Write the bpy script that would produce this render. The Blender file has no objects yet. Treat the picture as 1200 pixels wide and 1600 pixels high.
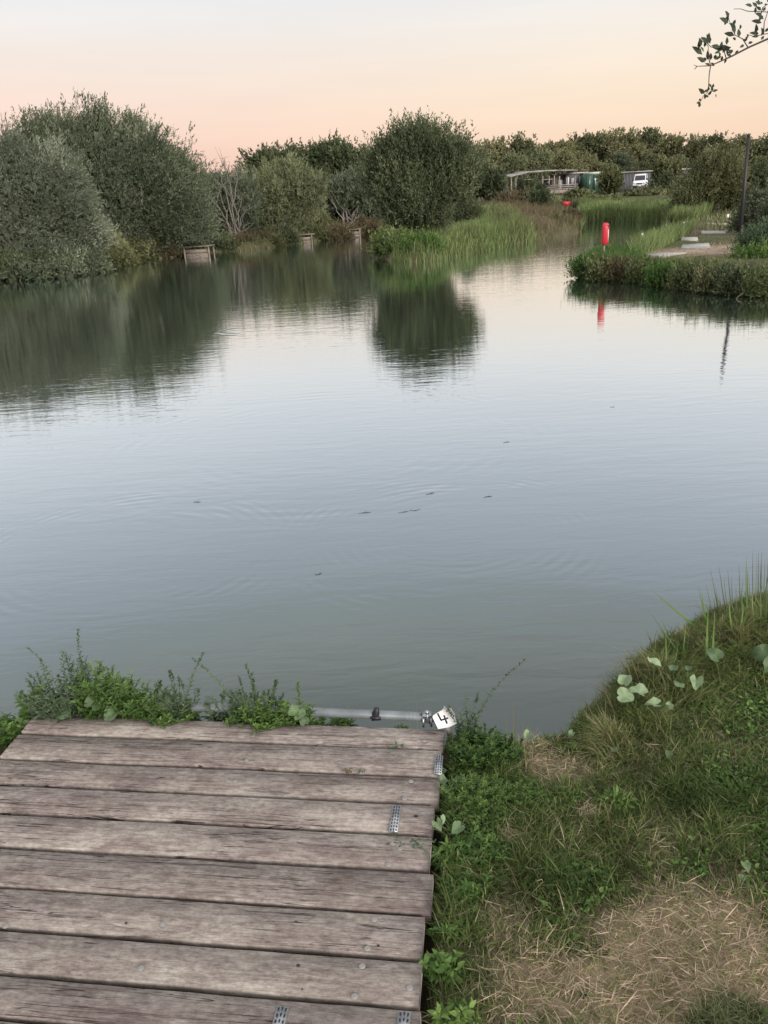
import bpy, math, random
import numpy as np
from mathutils import Vector, Matrix

# ------------------------------------------------------------------ camera, sky, sun, exposure
F = 1202.0; PITCH = math.radians(22.1); ROLL = math.radians(3.2); HC = 2.1
_r = np.array([1, 0, 0.]); _f = np.array([0, math.cos(PITCH), -math.sin(PITCH)]); _u = np.array([0, math.sin(PITCH), math.cos(PITCH)])
_R = math.cos(ROLL) * _r - math.sin(ROLL) * _u; _U = math.sin(ROLL) * _r + math.cos(ROLL) * _u
def ray(x, y): return _R * (x - 600) + _U * (800 - y) + _f * F
def G(x, y, z=0.0):                       # point of the photo that lies at height z
    d = ray(x, y); return d * ((z - HC) / d[2]) + np.array([0, 0, HC])
def P(x, y, D):                           # point of the photo at D metres ahead
    d = ray(x, y); return d * (D / d[1]) + np.array([0, 0, HC])
PXM = 0.00077                             # metres per photo pixel per metre of distance

S = bpy.context.scene
COL = S.collection
cam_d = bpy.data.cameras.new('camera'); cam = bpy.data.objects.new('camera', cam_d); COL.objects.link(cam)
m = Matrix(((_R[0], _U[0], -_f[0], 0), (_R[1], _U[1], -_f[1], 0), (_R[2], _U[2], -_f[2], HC), (0, 0, 0, 1)))
cam.matrix_world = m
cam_d.sensor_fit = 'VERTICAL'; cam_d.sensor_height = 24.0; cam_d.lens = F / 1600 * 24.0
cam_d.clip_start = 0.05; cam_d.clip_end = 5000
S.camera = cam

W = bpy.data.worlds.new('World'); S.world = W; W.use_nodes = True
nt = W.node_tree; nt.nodes.clear()
def N(t, ty, **kw):
    n = t.nodes.new(ty)
    for k, v in kw.items(): setattr(n, k, v)
    return n
def lin(c):
    return tuple(((v / 255) / 12.92 if v / 255 <= .04045 else ((v / 255 + .055) / 1.055) ** 2.4) for v in c)
def ramp(t, stops, interp='LINEAR'):
    n = N(t, 'ShaderNodeValToRGB'); cr = n.color_ramp; cr.interpolation = interp
    while len(cr.elements) < len(stops): cr.elements.new(0.5)
    for e, (p_, c) in zip(cr.elements, stops):
        e.position = p_; e.color = (*c, 1) if len(c) == 3 else c
    return n
tc = N(nt, 'ShaderNodeTexCoord'); sep = N(nt, 'ShaderNodeSeparateXYZ'); nt.links.new(tc.outputs['Generated'], sep.inputs[0])
el = N(nt, 'ShaderNodeMath', operation='MULTIPLY'); el.inputs[1].default_value = 1.0; nt.links.new(sep.outputs['Z'], el.inputs[0])
warm = ramp(nt, [(0, lin((243, 205, 182))), (.04, lin((250, 216, 190))), (.10, lin((252, 230, 206))), (.155, lin((249, 238, 226))), (.205, lin((241, 240, 240))), (.27, lin((230, 234, 240))), (.38, (.72, .77, .885)), (.52, (.88, .955, 1.11)), (.72, (1.55, 1.68, 1.85)), (1, (2.05, 2.15, 2.3))], 'B_SPLINE')
pink = ramp(nt, [(0, lin((222, 168, 178))), (.04, lin((240, 190, 186))), (.09, lin((250, 214, 200))), (.155, lin((248, 232, 221))), (.205, lin((239, 239, 241))), (.27, lin((230, 234, 240))), (.38, (.72, .77, .885)), (.52, (.88, .955, 1.11)), (.72, (1.55, 1.68, 1.85)), (1, (2.05, 2.15, 2.3))], 'B_SPLINE')
for r_ in (warm, pink): nt.links.new(el.outputs[0], r_.inputs[0])
az = N(nt, 'ShaderNodeMapRange'); az.inputs['From Min'].default_value = -.45; az.inputs['From Max'].default_value = .25
nt.links.new(sep.outputs['X'], az.inputs[0])
mx = N(nt, 'ShaderNodeMix', data_type='RGBA'); nt.links.new(az.outputs[0], mx.inputs[0])
nt.links.new(pink.outputs[0], mx.inputs[6]); nt.links.new(warm.outputs[0], mx.inputs[7])
sky = N(nt, 'ShaderNodeTexSky', sky_type='NISHITA'); sky.sun_disc = False
SUN_EL = math.radians(8); SUN_AZ = math.radians(150)        # low sun behind the camera, to its right
sky.sun_elevation = SUN_EL; sky.sun_rotation = SUN_AZ
b1 = N(nt, 'ShaderNodeBackground'); b1.inputs[1].default_value = 0.97; cm_ = N(nt, 'ShaderNodeMapping'); cm_.inputs['Scale'].default_value = (1.5, 1.5, 14); nt.links.new(tc.outputs['Generated'], cm_.inputs[0])
cn_ = N(nt, 'ShaderNodeTexNoise'); cn_.inputs['Scale'].default_value = 1.6; cn_.inputs['Detail'].default_value = 5; nt.links.new(cm_.outputs[0], cn_.inputs['Vector'])
cr_ = ramp(nt, [(.35, (.965, .965, .97)), (.65, (1.02, 1.015, 1.01))]); nt.links.new(cn_.outputs[0], cr_.inputs[0])
cx_ = N(nt, 'ShaderNodeMix', data_type='RGBA', blend_type='MULTIPLY'); cx_.inputs[0].default_value = 1; nt.links.new(mx.outputs[2], cx_.inputs[6]); nt.links.new(cr_.outputs[0], cx_.inputs[7]); nt.links.new(cx_.outputs[2], b1.inputs[0])
b2 = N(nt, 'ShaderNodeBackground'); b2.inputs[1].default_value = 0.012; nt.links.new(sky.outputs[0], b2.inputs[0])
ad = N(nt, 'ShaderNodeAddShader'); nt.links.new(b1.outputs[0], ad.inputs[0]); nt.links.new(b2.outputs[0], ad.inputs[1])
wo = N(nt, 'ShaderNodeOutputWorld'); nt.links.new(ad.outputs[0], wo.inputs[0])

sd_ = bpy.data.lights.new('sun', 'SUN'); sd_.energy = 3.6; sd_.angle = math.radians(25); sd_.color = (1, .93, .88)
sun = bpy.data.objects.new('sun', sd_); COL.objects.link(sun)
_sd = Vector((math.sin(SUN_AZ) * math.cos(SUN_EL), math.cos(SUN_AZ) * math.cos(SUN_EL), math.sin(SUN_EL) + .16)).normalized()
sun.rotation_euler = _sd.to_track_quat('Z', 'Y').to_euler()
S.view_settings.view_transform = 'Standard'; S.view_settings.look = 'None'
S.view_settings.exposure = 0.0; S.view_settings.gamma = 1.0
S.cycles.use_denoising = True
S.cycles.max_bounces = 6; S.cycles.diffuse_bounces = 3; S.cycles.glossy_bounces = 3; S.cycles.transmission_bounces = 3; S.cycles.transparent_max_bounces = 6

# ------------------------------------------------------------------ mesh helpers
rng = np.random.default_rng(7)
def tag(o, label=None, cat=None, group=None, kind=None):
    if label: o['label'] = label
    if cat: o['category'] = cat
    if group: o['group'] = group
    if kind: o['kind'] = kind
    return o
def empty(name, loc, label, cat, group=None, rz=0):
    o = bpy.data.objects.new(name, None); COL.objects.link(o); o.location = [float(v) for v in loc]; o.rotation_euler = (0, 0, rz)
    o.empty_display_size = .1
    return tag(o, label, cat, group)
class MB:                                  # collects vertices, faces and a per-vertex tint
    def __init__(s): s.v = []; s.t = []; s.q = []; s.tr = []; s.n = 0; s.ng = []
    def add(s, v, quads=None, tris=None, tint=.5, ngons=None):
        v = np.asarray(v, float).reshape(-1, 3)
        if quads is not None and len(quads): s.q.append(np.asarray(quads) + s.n)
        if tris is not None and len(tris): s.tr.append(np.asarray(tris) + s.n)
        if ngons: s.ng += [[i + s.n for i in g] for g in ngons]
        s.v.append(v); s.t.append(np.broadcast_to(np.asarray(tint, float), (len(v),)) if np.ndim(tint) < 1 or len(np.atleast_1d(tint)) == len(v) else np.repeat(tint, len(v) // len(tint)))
        s.n += len(v); return s
    def box(s, c, size, rot=None, tint=.5):
        h = np.asarray(size) / 2
        v = np.array([[x, y, z] for x in (-1, 1) for y in (-1, 1) for z in (-1, 1)], float) * h
        if rot is not None: v = v @ np.asarray(rot).T
        return s.add(v + c, [[0, 1, 3, 2], [4, 6, 7, 5], [0, 4, 5, 1], [2, 3, 7, 6], [0, 2, 6, 4], [1, 5, 7, 3]], tint=tint)
    def tube(s, pts, rad, n=6, tint=.5, cap=True):
        pts = np.asarray(pts, float); k = len(pts); rad = np.broadcast_to(rad, (k,))
        d = np.gradient(pts, axis=0); d /= np.linalg.norm(d, axis=1, keepdims=True) + 1e-9
        ref = np.array([0, 0, 1.]) if abs(d[0][2]) < .9 else np.array([1., 0, 0])
        a = np.cross(d, ref); a /= np.linalg.norm(a, axis=1, keepdims=True) + 1e-9; b = np.cross(d, a)
        th = np.arange(n) * 2 * math.pi / n
        v = pts[:, None] + rad[:, None, None] * (a[:, None] * np.cos(th)[None, :, None] + b[:, None] * np.sin(th)[None, :, None])
        q = [[i * n + j, i * n + (j + 1) % n, (i + 1) * n + (j + 1) % n, (i + 1) * n + j] for i in range(k - 1) for j in range(n)]
        ng = [list(range(n))[::-1], [(k - 1) * n + j for j in range(n)]] if cap else None
        return s.add(v.reshape(-1, 3), q, tint=tint, ngons=ng)
    def build(s, name, mat, parent=None, smooth=False, origin=None):
        v = np.concatenate(s.v); t = np.concatenate(s.t)
        if origin is not None: v = v - np.asarray(origin)
        elif parent is not None and parent.parent is None: v = v - np.array(parent.location)
        me = bpy.data.meshes.new(name)
        idx = []; tot = []
        for a, k in ((s.q, 4), (s.tr, 3)):
            if a:
                a = np.concatenate(a); idx.append(a.ravel()); tot.append(np.full(len(a), k))
        for g in s.ng: idx.append(np.array(g)); tot.append(np.array([len(g)]))
        idx = np.concatenate(idx); tot = np.concatenate(tot)
        me.vertices.add(len(v)); me.vertices.foreach_set('co', v.ravel().astype(np.float32))
        me.loops.add(len(idx)); me.loops.foreach_set('vertex_index', idx.astype(np.int32))
        st = np.concatenate([[0], np.cumsum(tot)[:-1]])
        me.polygons.add(len(tot)); me.polygons.foreach_set('loop_start', st.astype(np.int32)); me.polygons.foreach_set('loop_total', tot.astype(np.int32))
        if smooth: me.polygons.foreach_set('use_smooth', np.ones(len(tot), bool))
        at = me.attributes.new('tint', 'FLOAT', 'POINT'); at.data.foreach_set('value', t.astype(np.float32))
        me.update(calc_edges=True); me.validate()
        me.materials.append(mat)
        o = bpy.data.objects.new(name, me); COL.objects.link(o)
        if parent is not None: o.parent = parent
        if origin is not None and parent is None: o.location = [float(c) for c in origin]
        return o
def unit(a): return a / (np.linalg.norm(a, axis=-1, keepdims=True) + 1e-9)
def leaf_quads(mb, pos, d, L, Wd, tint):   # one diamond per leaf
    n = len(pos); d = unit(d); s_ = unit(np.cross(d, rng.normal(size=(n, 3)))); L = np.broadcast_to(L, n)[:, None]; Wd = np.broadcast_to(Wd, n)[:, None]
    v = np.stack([pos, pos + d * L * .45 + s_ * Wd / 2, pos + d * L, pos + d * L * .45 - s_ * Wd / 2], 1).reshape(-1, 3)
    mb.add(v, np.arange(n * 4).reshape(n, 4), tint=np.repeat(np.broadcast_to(tint, n), 4))
def leaf_fold(mb, pos, d, L, Wd, tint, up=None, droop=.25):   # a leaf folded on its midrib, with a bent tip
    n = len(pos); d = unit(d); up_ = np.array([0, 0, 1.]) + rng.normal(size=(n, 3)) * .35 if up is None else up
    s_ = unit(np.cross(d, up_)); nn = unit(np.cross(s_, d)); L = np.broadcast_to(L, n)[:, None]; Wd = np.broadcast_to(Wd, n)[:, None]
    a = pos + d * L * .35; b = pos + d * L * .7 - nn * L * droop * .35; t_ = pos + d * L * .97 - nn * L * droop
    v = np.stack([pos, a + s_ * Wd / 2 + nn * Wd * .15, a, a - s_ * Wd / 2 + nn * Wd * .15,
                  b + s_ * Wd * .33 + nn * Wd * .1, b, b - s_ * Wd * .33 + nn * Wd * .1, t_], 1).reshape(-1, 3)
    i = np.arange(n)[:, None] * 8
    mb.add(v, np.concatenate([i + [1, 4, 5, 2], i + [2, 5, 6, 3]]), np.concatenate([i + [0, 1, 2], i + [0, 2, 3], i + [4, 7, 5], i + [5, 7, 6]]), tint=np.repeat(np.broadcast_to(tint, n), 8))
def blades(mb, base, h, lean, w, tint, segs=3):    # grass or reed blades: tapered bent strips
    n = len(base); h = np.broadcast_to(h, n)[:, None]; w = np.broadcast_to(w, n)[:, None]
    a = rng.uniform(0, 2 * math.pi, n); s_ = np.stack([np.cos(a), np.sin(a), np.zeros(n)], 1)
    vs = []
    for k in range(segs + 1):
        t_ = k / segs; c = base + np.array([0, 0, 1.]) * h * t_ * (1 - .25 * t_ * np.linalg.norm(lean, axis=1, keepdims=True)) + lean * h * t_ ** 1.8
        ww = w * (1 - t_) ** .6 * .5 + (w * .04)
        vs += [c - s_ * ww, c + s_ * ww]
    v = np.stack(vs, 1).reshape(-1, 3); m_ = 2 * (segs + 1); i = np.arange(n)[:, None] * m_
    mb.add(v, np.concatenate([i + [2 * k, 2 * k + 1, 2 * k + 3, 2 * k + 2] for k in range(segs)]), tint=np.repeat(np.broadcast_to(tint, n), m_))

# ------------------------------------------------------------------ materials
def mat(name):
    m_ = bpy.data.materials.new(name); m_.use_nodes = True; t = m_.node_tree; t.nodes.clear()
    o = N(t, 'ShaderNodeOutputMaterial'); return m_, t, o
def plain(name, col, rough=.6, metal=0, noise=.25, nscale=8, bump=0.0):
    m_, t, o = mat(name); b = N(t, 'ShaderNodeBsdfPrincipled'); b.inputs['Roughness'].default_value = rough; b.inputs['Metallic'].default_value = metal
    c = N(t, 'ShaderNodeTexCoord'); nz = N(t, 'ShaderNodeTexNoise'); nz.inputs['Scale'].default_value = nscale; nz.inputs['Detail'].default_value = 5
    t.links.new(c.outputs['Object'], nz.inputs['Vector'])
    lo = tuple(v * (1 - noise) for v in col); hi = tuple(min(1, v * (1 + noise)) for v in col)
    r_ = ramp(t, [(.3, lo), (.7, hi)]); t.links.new(nz.outputs[0], r_.inputs[0]); t.links.new(r_.outputs[0], b.inputs['Base Color'])
    if bump:
        bp = N(t, 'ShaderNodeBump'); bp.inputs['Distance'].default_value = bump; t.links.new(nz.outputs[0], bp.inputs['Height']); t.links.new(bp.outputs[0], b.inputs['Normal'])
    t.links.new(b.outputs[0], o.inputs[0]); return m_
def leafmat(name, stops, trans=.3, rough=.55):
    m_, t, o = mat(name); at = N(t, 'ShaderNodeAttribute', attribute_name='tint')
    r_ = ramp(t, stops); t.links.new(at.outputs['Fac'], r_.inputs[0])
    b = N(t, 'ShaderNodeBsdfPrincipled'); b.inputs['Roughness'].default_value = rough; b.inputs['Specular IOR Level'].default_value = .15
    tr = N(t, 'ShaderNodeBsdfTranslucent'); mx_ = N(t, 'ShaderNodeMixShader'); mx_.inputs[0].default_value = trans
    t.links.new(r_.outputs[0], b.inputs['Base Color']); t.links.new(r_.outputs[0], tr.inputs[0])
    t.links.new(b.outputs[0], mx_.inputs[1]); t.links.new(tr.outputs[0], mx_.inputs[2]); t.links.new(mx_.outputs[0], o.inputs[0]); return m_
M = {}
M['willow'] = leafmat('willow leaves', [(0, (.050, .068, .038)), (.5, (.150, .178, .110)), (1, (.32, .34, .24))])
M['dark'] = leafmat('dark leaves', [(0, (.034, .048, .024)), (.5, (.105, .128, .066)), (1, (.24, .26, .15))])
M['olive'] = leafmat('olive leaves', [(0, (.055, .062, .028)), (.5, (.165, .178, .084)), (1, (.32, .32, .17))])
M['pale'] = leafmat('pale willow leaves', [(0, (.085, .10, .05)), (.5, (.22, .24, .13)), (1, (.36, .38, .22))])
M['silverwillow'] = leafmat('silvery willow leaves', [(0, (.06, .078, .048)), (.5, (.185, .21, .145)), (1, (.38, .40, .30))])
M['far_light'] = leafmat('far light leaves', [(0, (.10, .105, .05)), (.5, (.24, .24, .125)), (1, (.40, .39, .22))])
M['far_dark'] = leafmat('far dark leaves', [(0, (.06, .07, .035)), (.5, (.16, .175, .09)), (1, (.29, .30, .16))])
M['dry'] = leafmat('dry brush', [(0, (.07, .055, .03)), (.5, (.15, .125, .07)), (1, (.26, .21, .13))])
M['reed'] = leafmat('reed blades', [(0, (.12, .10, .055)), (.25, (.11, .135, .05)), (.55, (.18, .25, .09)), (1, (.33, .40, .17))])
M['grass'] = leafmat('grass blades', [(0, (.045, .072, .022)), (.35, (.125, .175, .050)), (.6, (.225, .25, .10)), (.8, (.36, .30, .185)), (1, (.66, .52, .39))])
M['weed'] = leafmat('weed leaves', [(0, (.035, .075, .022)), (.5, (.10, .18, .045)), (1, (.22, .32, .09))])
M['silver'] = leafmat('grey green weed leaves', [(0, (.045, .075, .042)), (.5, (.105, .155, .088)), (1, (.21, .27, .17))])
M['broad'] = leafmat('broad leaves', [(0, (.07, .11, .06)), (.5, (.15, .22, .11)), (1, (.30, .39, .23))], trans=.2)
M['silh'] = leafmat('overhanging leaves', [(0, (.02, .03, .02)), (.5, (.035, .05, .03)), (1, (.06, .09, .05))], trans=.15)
M['bark'] = plain('bark', (.11, .09, .07), .9, nscale=12, noise=.4, bump=.01)
M['palebark'] = plain('pale bark', (.19, .17, .145), .9, nscale=12, noise=.3, bump=.01)
M['twig'] = plain('twig bark', (.06, .045, .04), .9, nscale=30)
M['stem'] = plain('green stem', (.10, .14, .06), .7, nscale=30)
M['galv'] = plain('galvanised steel', (.42, .44, .46), .42, .85, .15, 25)
M['pipe'] = plain('grey pipe', (.16, .18, .19), .5, .1, .25, 18)
M['card'] = plain('white card', (.86, .86, .86), .6, 0, .03, 6)
M['white'] = plain('white paint', (.75, .75, .74), .5, 0, .06, 10)
M['black'] = plain('black', (.015, .015, .017), .5, 0, .3, 10)
M['red'] = plain('red plastic', (.50, .025, .04), .4, 0, .12, 4)
M['cladding'] = plain('grey cladding', (.13, .137, .145), .7, 0, .15, 2)
M['sagroof'] = plain('sagging roof', (.24, .23, .215), .85, 0, .4, 1.5)
M['herb'] = leafmat('bank herbs', [(0, (.05, .065, .03)), (.5, (.14, .17, .07)), (1, (.27, .29, .14))])
M['roof'] = plain('weathered roof', (.42, .40, .37), .8, 0, .3, 1.5)
M['greensteel'] = plain('green steel', (.035, .09, .06), .6, 0, .2, 2)
M['fence'] = plain('dark fence', (.045, .045, .05), .8, 0, .3, 3)
M['palefence'] = plain('pale fence', (.25, .23, .20), .8, 0, .2, 3)
M['oldwood'] = plain('old wood', (.28, .25, .21), .85, 0, .35, 6, .01)
M['jetty'] = plain('jetty boards', (.20, .165, .13), .85, 0, .3, 5, .01)
M['slab'] = plain('concrete slab', (.38, .36, .33), .9, 0, .25, 6, .01)
M['glass'] = plain('dark glass', (.03, .035, .04), .12, 0, .1, 2)
M['tyre'] = plain('tyre', (.02, .02, .02), .8)
M['stone'] = plain('stone', (.2, .2, .2), .9, 0, .3, 20, .004)
M['screw'] = plain('screw steel', (.33, .31, .29), .45, .5, .2, 90)

def wood_mat():
    m_, t, o = mat('weathered deck boards')
    b = N(t, 'ShaderNodeBsdfPrincipled'); b.inputs['Roughness'].default_value = .82; b.inputs['Specular IOR Level'].default_value = .25
    c = N(t, 'ShaderNodeTexCoord'); at = N(t, 'ShaderNodeAttribute', attribute_name='tint')
    off = N(t, 'ShaderNodeVectorMath', operation='ADD'); sc_ = N(t, 'ShaderNodeVectorMath', operation='SCALE'); sc_.inputs['Scale'].default_value = 37.0
    cb = N(t, 'ShaderNodeCombineXYZ'); t.links.new(at.outputs['Fac'], cb.inputs[0]); t.links.new(at.outputs['Fac'], cb.inputs[2]); t.links.new(cb.outputs[0], sc_.inputs[0])
    vr0 = N(t, 'ShaderNodeVectorRotate', rotation_type='Z_AXIS'); ga = G(692, 1137, .35) - G(655, 1600, .35); vr0.inputs['Angle'].default_value = math.atan2(ga[0], ga[1]); t.links.new(c.outputs['Object'], vr0.inputs['Vector'])
    t.links.new(vr0.outputs[0], off.inputs[0]); t.links.new(sc_.outputs[0], off.inputs[1])
    def nz(scale, vec, detail=6, rough=.6, dist=0):
        mp = N(t, 'ShaderNodeMapping'); mp.inputs['Scale'].default_value = vec; t.links.new(off.outputs[0], mp.inputs[0])
        n = N(t, 'ShaderNodeTexNoise'); n.inputs['Scale'].default_value = scale; n.inputs['Detail'].default_value = detail; n.inputs['Roughness'].default_value = rough; n.inputs['Distortion'].default_value = dist
        t.links.new(mp.outputs[0], n.inputs['Vector']); return n
    grain = nz(1, (6, 95, 20), 8, .68, .8); fine = nz(1, (30, 520, 60), 6, .7, .3); blot = nz(1, (4.5, 14, 5), 8, .68, .8); big = nz(1, (1.6, 3.5, 2), 6, .6, 1.2); crack = nz(1, (1.1, 46, 6), 4, .5, .9); mott = nz(1, (38, 75, 40), 6, .75)
    base = ramp(t, [(.30, (.25, .218, .198)), (.5, (.335, .302, .276)), (.72, (.42, .388, .356))]); t.links.new(grain.outputs[0], base.inputs[0])
    def mul(a, f, lo, hi, p0, p1):
        r_ = ramp(t, [(p0, lo), (p1, hi)]); t.links.new(f, r_.inputs[0]); x = N(t, 'ShaderNodeMix', data_type='RGBA', blend_type='MULTIPLY'); x.inputs[0].default_value = 1
        t.links.new(a, x.inputs[6]); t.links.new(r_.outputs[0], x.inputs[7]); return x.outputs[2]
    a = mul(base.outputs[0], blot.outputs[0], (.70, .64, .64), (1.16, 1.16, 1.14), .36, .60)
    a = mul(a, big.outputs[0], (.80, .77, .78), (1.14, 1.15, 1.12), .35, .65)
    a = mul(a, fine.outputs[0], (.80, .78, .78), (1.10, 1.10, 1.10), .34, .6)
    a = mul(a, mott.outputs[0], (.66, .63, .62), (1.2, 1.19, 1.18), .34, .62)
    # drying cracks: thin lines where the stretched noise crosses its mean
    ab = N(t, 'ShaderNodeMath', operation='SUBTRACT'); ab.inputs[1].default_value = .5; t.links.new(crack.outputs[0], ab.inputs[0])
    a2 = N(t, 'ShaderNodeMath', operation='ABSOLUTE'); t.links.new(ab.outputs[0], a2.inputs[0])
    cm = N(t, 'ShaderNodeMapRange'); cm.inputs['From Min'].default_value = .002; cm.inputs['From Max'].default_value = .010; t.links.new(a2.outputs[0], cm.inputs[0])
    gate = N(t, 'ShaderNodeMapRange'); gate.inputs['From Min'].default_value = .47; gate.inputs['From Max'].default_value = .53; t.links.new(big.outputs[0], gate.inputs[0])
    gm = N(t, 'ShaderNodeMath', operation='MAXIMUM'); t.links.new(cm.outputs[0], gm.inputs[0]); t.links.new(gate.outputs[0], gm.inputs[1])
    ck = N(t, 'ShaderNodeMix', data_type='RGBA', blend_type='MIX'); t.links.new(gm.outputs[0], ck.inputs[0]); ck.inputs[6].default_value = (.05, .035, .03, 1); t.links.new(a, ck.inputs[7])
    # per board tone
    hs = N(t, 'ShaderNodeHueSaturation'); vr = N(t, 'ShaderNodeMapRange'); vr.inputs['To Min'].default_value = .80; vr.inputs['To Max'].default_value = 1.14
    t.links.new(at.outputs['Fac'], vr.inputs[0]); t.links.new(vr.outputs[0], hs.inputs['Value']); hs.inputs['Saturation'].default_value = 1.0; t.links.new(ck.outputs[2], hs.inputs['Color'])
    t.links.new(hs.outputs[0], b.inputs['Base Color'])
    s1 = N(t, 'ShaderNodeMath', operation='MULTIPLY_ADD'); s1.inputs[1].default_value = .5; t.links.new(grain.outputs[0], s1.inputs[0]); t.links.new(fine.outputs[0], s1.inputs[2])
    s2 = N(t, 'ShaderNodeMath', operation='MULTIPLY_ADD'); s2.inputs[1].default_value = .8; t.links.new(gm.outputs[0], s2.inputs[0]); t.links.new(s1.outputs[0], s2.inputs[2])
    bp = N(t, 'ShaderNodeBump'); bp.inputs['Distance'].default_value = .0035; bp.inputs['Strength'].default_value = .9; t.links.new(s2.outputs[0], bp.inputs['Height']); t.links.new(bp.outputs[0], b.inputs['Normal'])
    t.links.new(b.outputs[0], o.inputs[0]); return m_
M['deck'] = wood_mat()

def water_mat():
    m_, t, o = mat('pond water')
    c = N(t, 'ShaderNodeTexCoord')
    def nz(vec, detail=3, rough=.5, dist=0):
        mp = N(t, 'ShaderNodeMapping'); mp.inputs['Scale'].default_value = vec; mp.inputs['Rotation'].default_value = (0, 0, math.radians(8)); t.links.new(c.outputs['Object'], mp.inputs[0])
        n = N(t, 'ShaderNodeTexNoise'); n.inputs['Scale'].default_value = 1; n.inputs['Detail'].default_value = detail; n.inputs['Roughness'].default_value = rough; n.inputs['Distortion'].default_value = dist
        t.links.new(mp.outputs[0], n.inputs['Vector']); return n.outputs[0]
    def acc(a, f, k):
        x = N(t, 'ShaderNodeMath', operation='MULTIPLY_ADD'); x.inputs[1].default_value = k; t.links.new(f, x.inputs[0])
        if a is None: x.inputs[2].default_value = 0
        else: t.links.new(a, x.inputs[2])
        return x.outputs[0]
    h = acc(None, nz((2.2, 8.5, 1), 3, .55, .4), .0020)
    h = acc(h, nz((.55, 1.7, 1), 2, .5, .3), .0022)
    h = acc(h, nz((7, 22, 1), 2, .5), .0005)
    # rings spreading from a few places
    for (px, py, r0, r1, fr, am) in ((700, 830, .2, 1.3, 75, .00055), (500, 690, .5, 2.6, 40, .00045), (200, 860, .3, 1.3, 70, .0005), (545, 396, .05, 1.8, 15, .006), (375, 517, .05, .6, 26, .004)):
        g = G(px, py, 0)
        vs = N(t, 'ShaderNodeVectorMath', operation='SUBTRACT'); vs.inputs[1].default_value = (g[0], g[1], 0); t.links.new(c.outputs['Object'], vs.inputs[0])
        ln = N(t, 'ShaderNodeVectorMath', operation='LENGTH'); t.links.new(vs.outputs[0], ln.inputs[0])
        ml = N(t, 'ShaderNodeMath', operation='MULTIPLY'); ml.inputs[1].default_value = fr; t.links.new(ln.outputs['Value'], ml.inputs[0])
        sn = N(t, 'ShaderNodeMath', operation='SINE'); t.links.new(ml.outputs[0], sn.inputs[0])
        en = ramp(t, [(0, (0, 0, 0)), (.35, (.5, .5, .5)), (.7, (1, 1, 1)), (1, (0, 0, 0))], 'EASE'); mr = N(t, 'ShaderNodeMapRange'); mr.inputs['From Min'].default_value = r0; mr.inputs['From Max'].default_value = r1
        t.links.new(ln.outputs['Value'], mr.inputs[0]); t.links.new(mr.outputs[0], en.inputs[0])
        pr = N(t, 'ShaderNodeMath', operation='MULTIPLY'); t.links.new(sn.outputs[0], pr.inputs[0]); t.links.new(en.outputs[0], pr.inputs[1])
        pa = N(t, 'ShaderNodeMath', operation='MULTIPLY'); t.links.new(pr.outputs[0], pa.inputs[0]); gt = N(t, 'ShaderNodeMapRange'); gt.inputs['From Min'].default_value = .48; gt.inputs['From Max'].default_value = .68; t.links.new(nz((1.3, 2.2, 1), 2), gt.inputs[0]); t.links.new(gt.outputs[0], pa.inputs[1])
        h = acc(h, pa.outputs[0], am)
    bp = N(t, 'ShaderNodeBump'); bp.inputs['Distance'].default_value = 1.0; bp.inputs['Strength'].default_value = 1.0; t.links.new(h, bp.inputs['Height'])
    gl = N(t, 'ShaderNodeBsdfGlossy'); gl.inputs['Roughness'].default_value = .004; gl.inputs['Color'].default_value = (.95, .985, 1, 1); t.links.new(bp.outputs[0], gl.inputs['Normal'])
    df = N(t, 'ShaderNodeBsdfDiffuse'); murk = ramp(t, [(.3, (.044, .066, .058)), (.7, (.055, .077, .066))]); t.links.new(nz((.4, .4, 1), 4), murk.inputs[0]); t.links.new(murk.outputs[0], df.inputs[0])
    lw = N(t, 'ShaderNodeLayerWeight'); lw.inputs['Blend'].default_value = .5; t.links.new(bp.outputs[0], lw.inputs['Normal'])
    fr = ramp(t, [(0, (.03,) * 3), (.30, (.06,) * 3), (.42, (.115,) * 3), (.52, (.22,) * 3), (.62, (.44,) * 3), (.72, (.70,) * 3), (.80, (.87,) * 3), (1, (.98,) * 3)]); t.links.new(lw.outputs['Facing'], fr.inputs[0])
    mx_ = N(t, 'ShaderNodeMixShader'); t.links.new(fr.outputs[0], mx_.inputs[0]); t.links.new(df.outputs[0], mx_.inputs[1]); t.links.new(gl.outputs[0], mx_.inputs[2])
    t.links.new(mx_.outputs[0], o.inputs[0]); return m_
M['water'] = water_mat()

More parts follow.
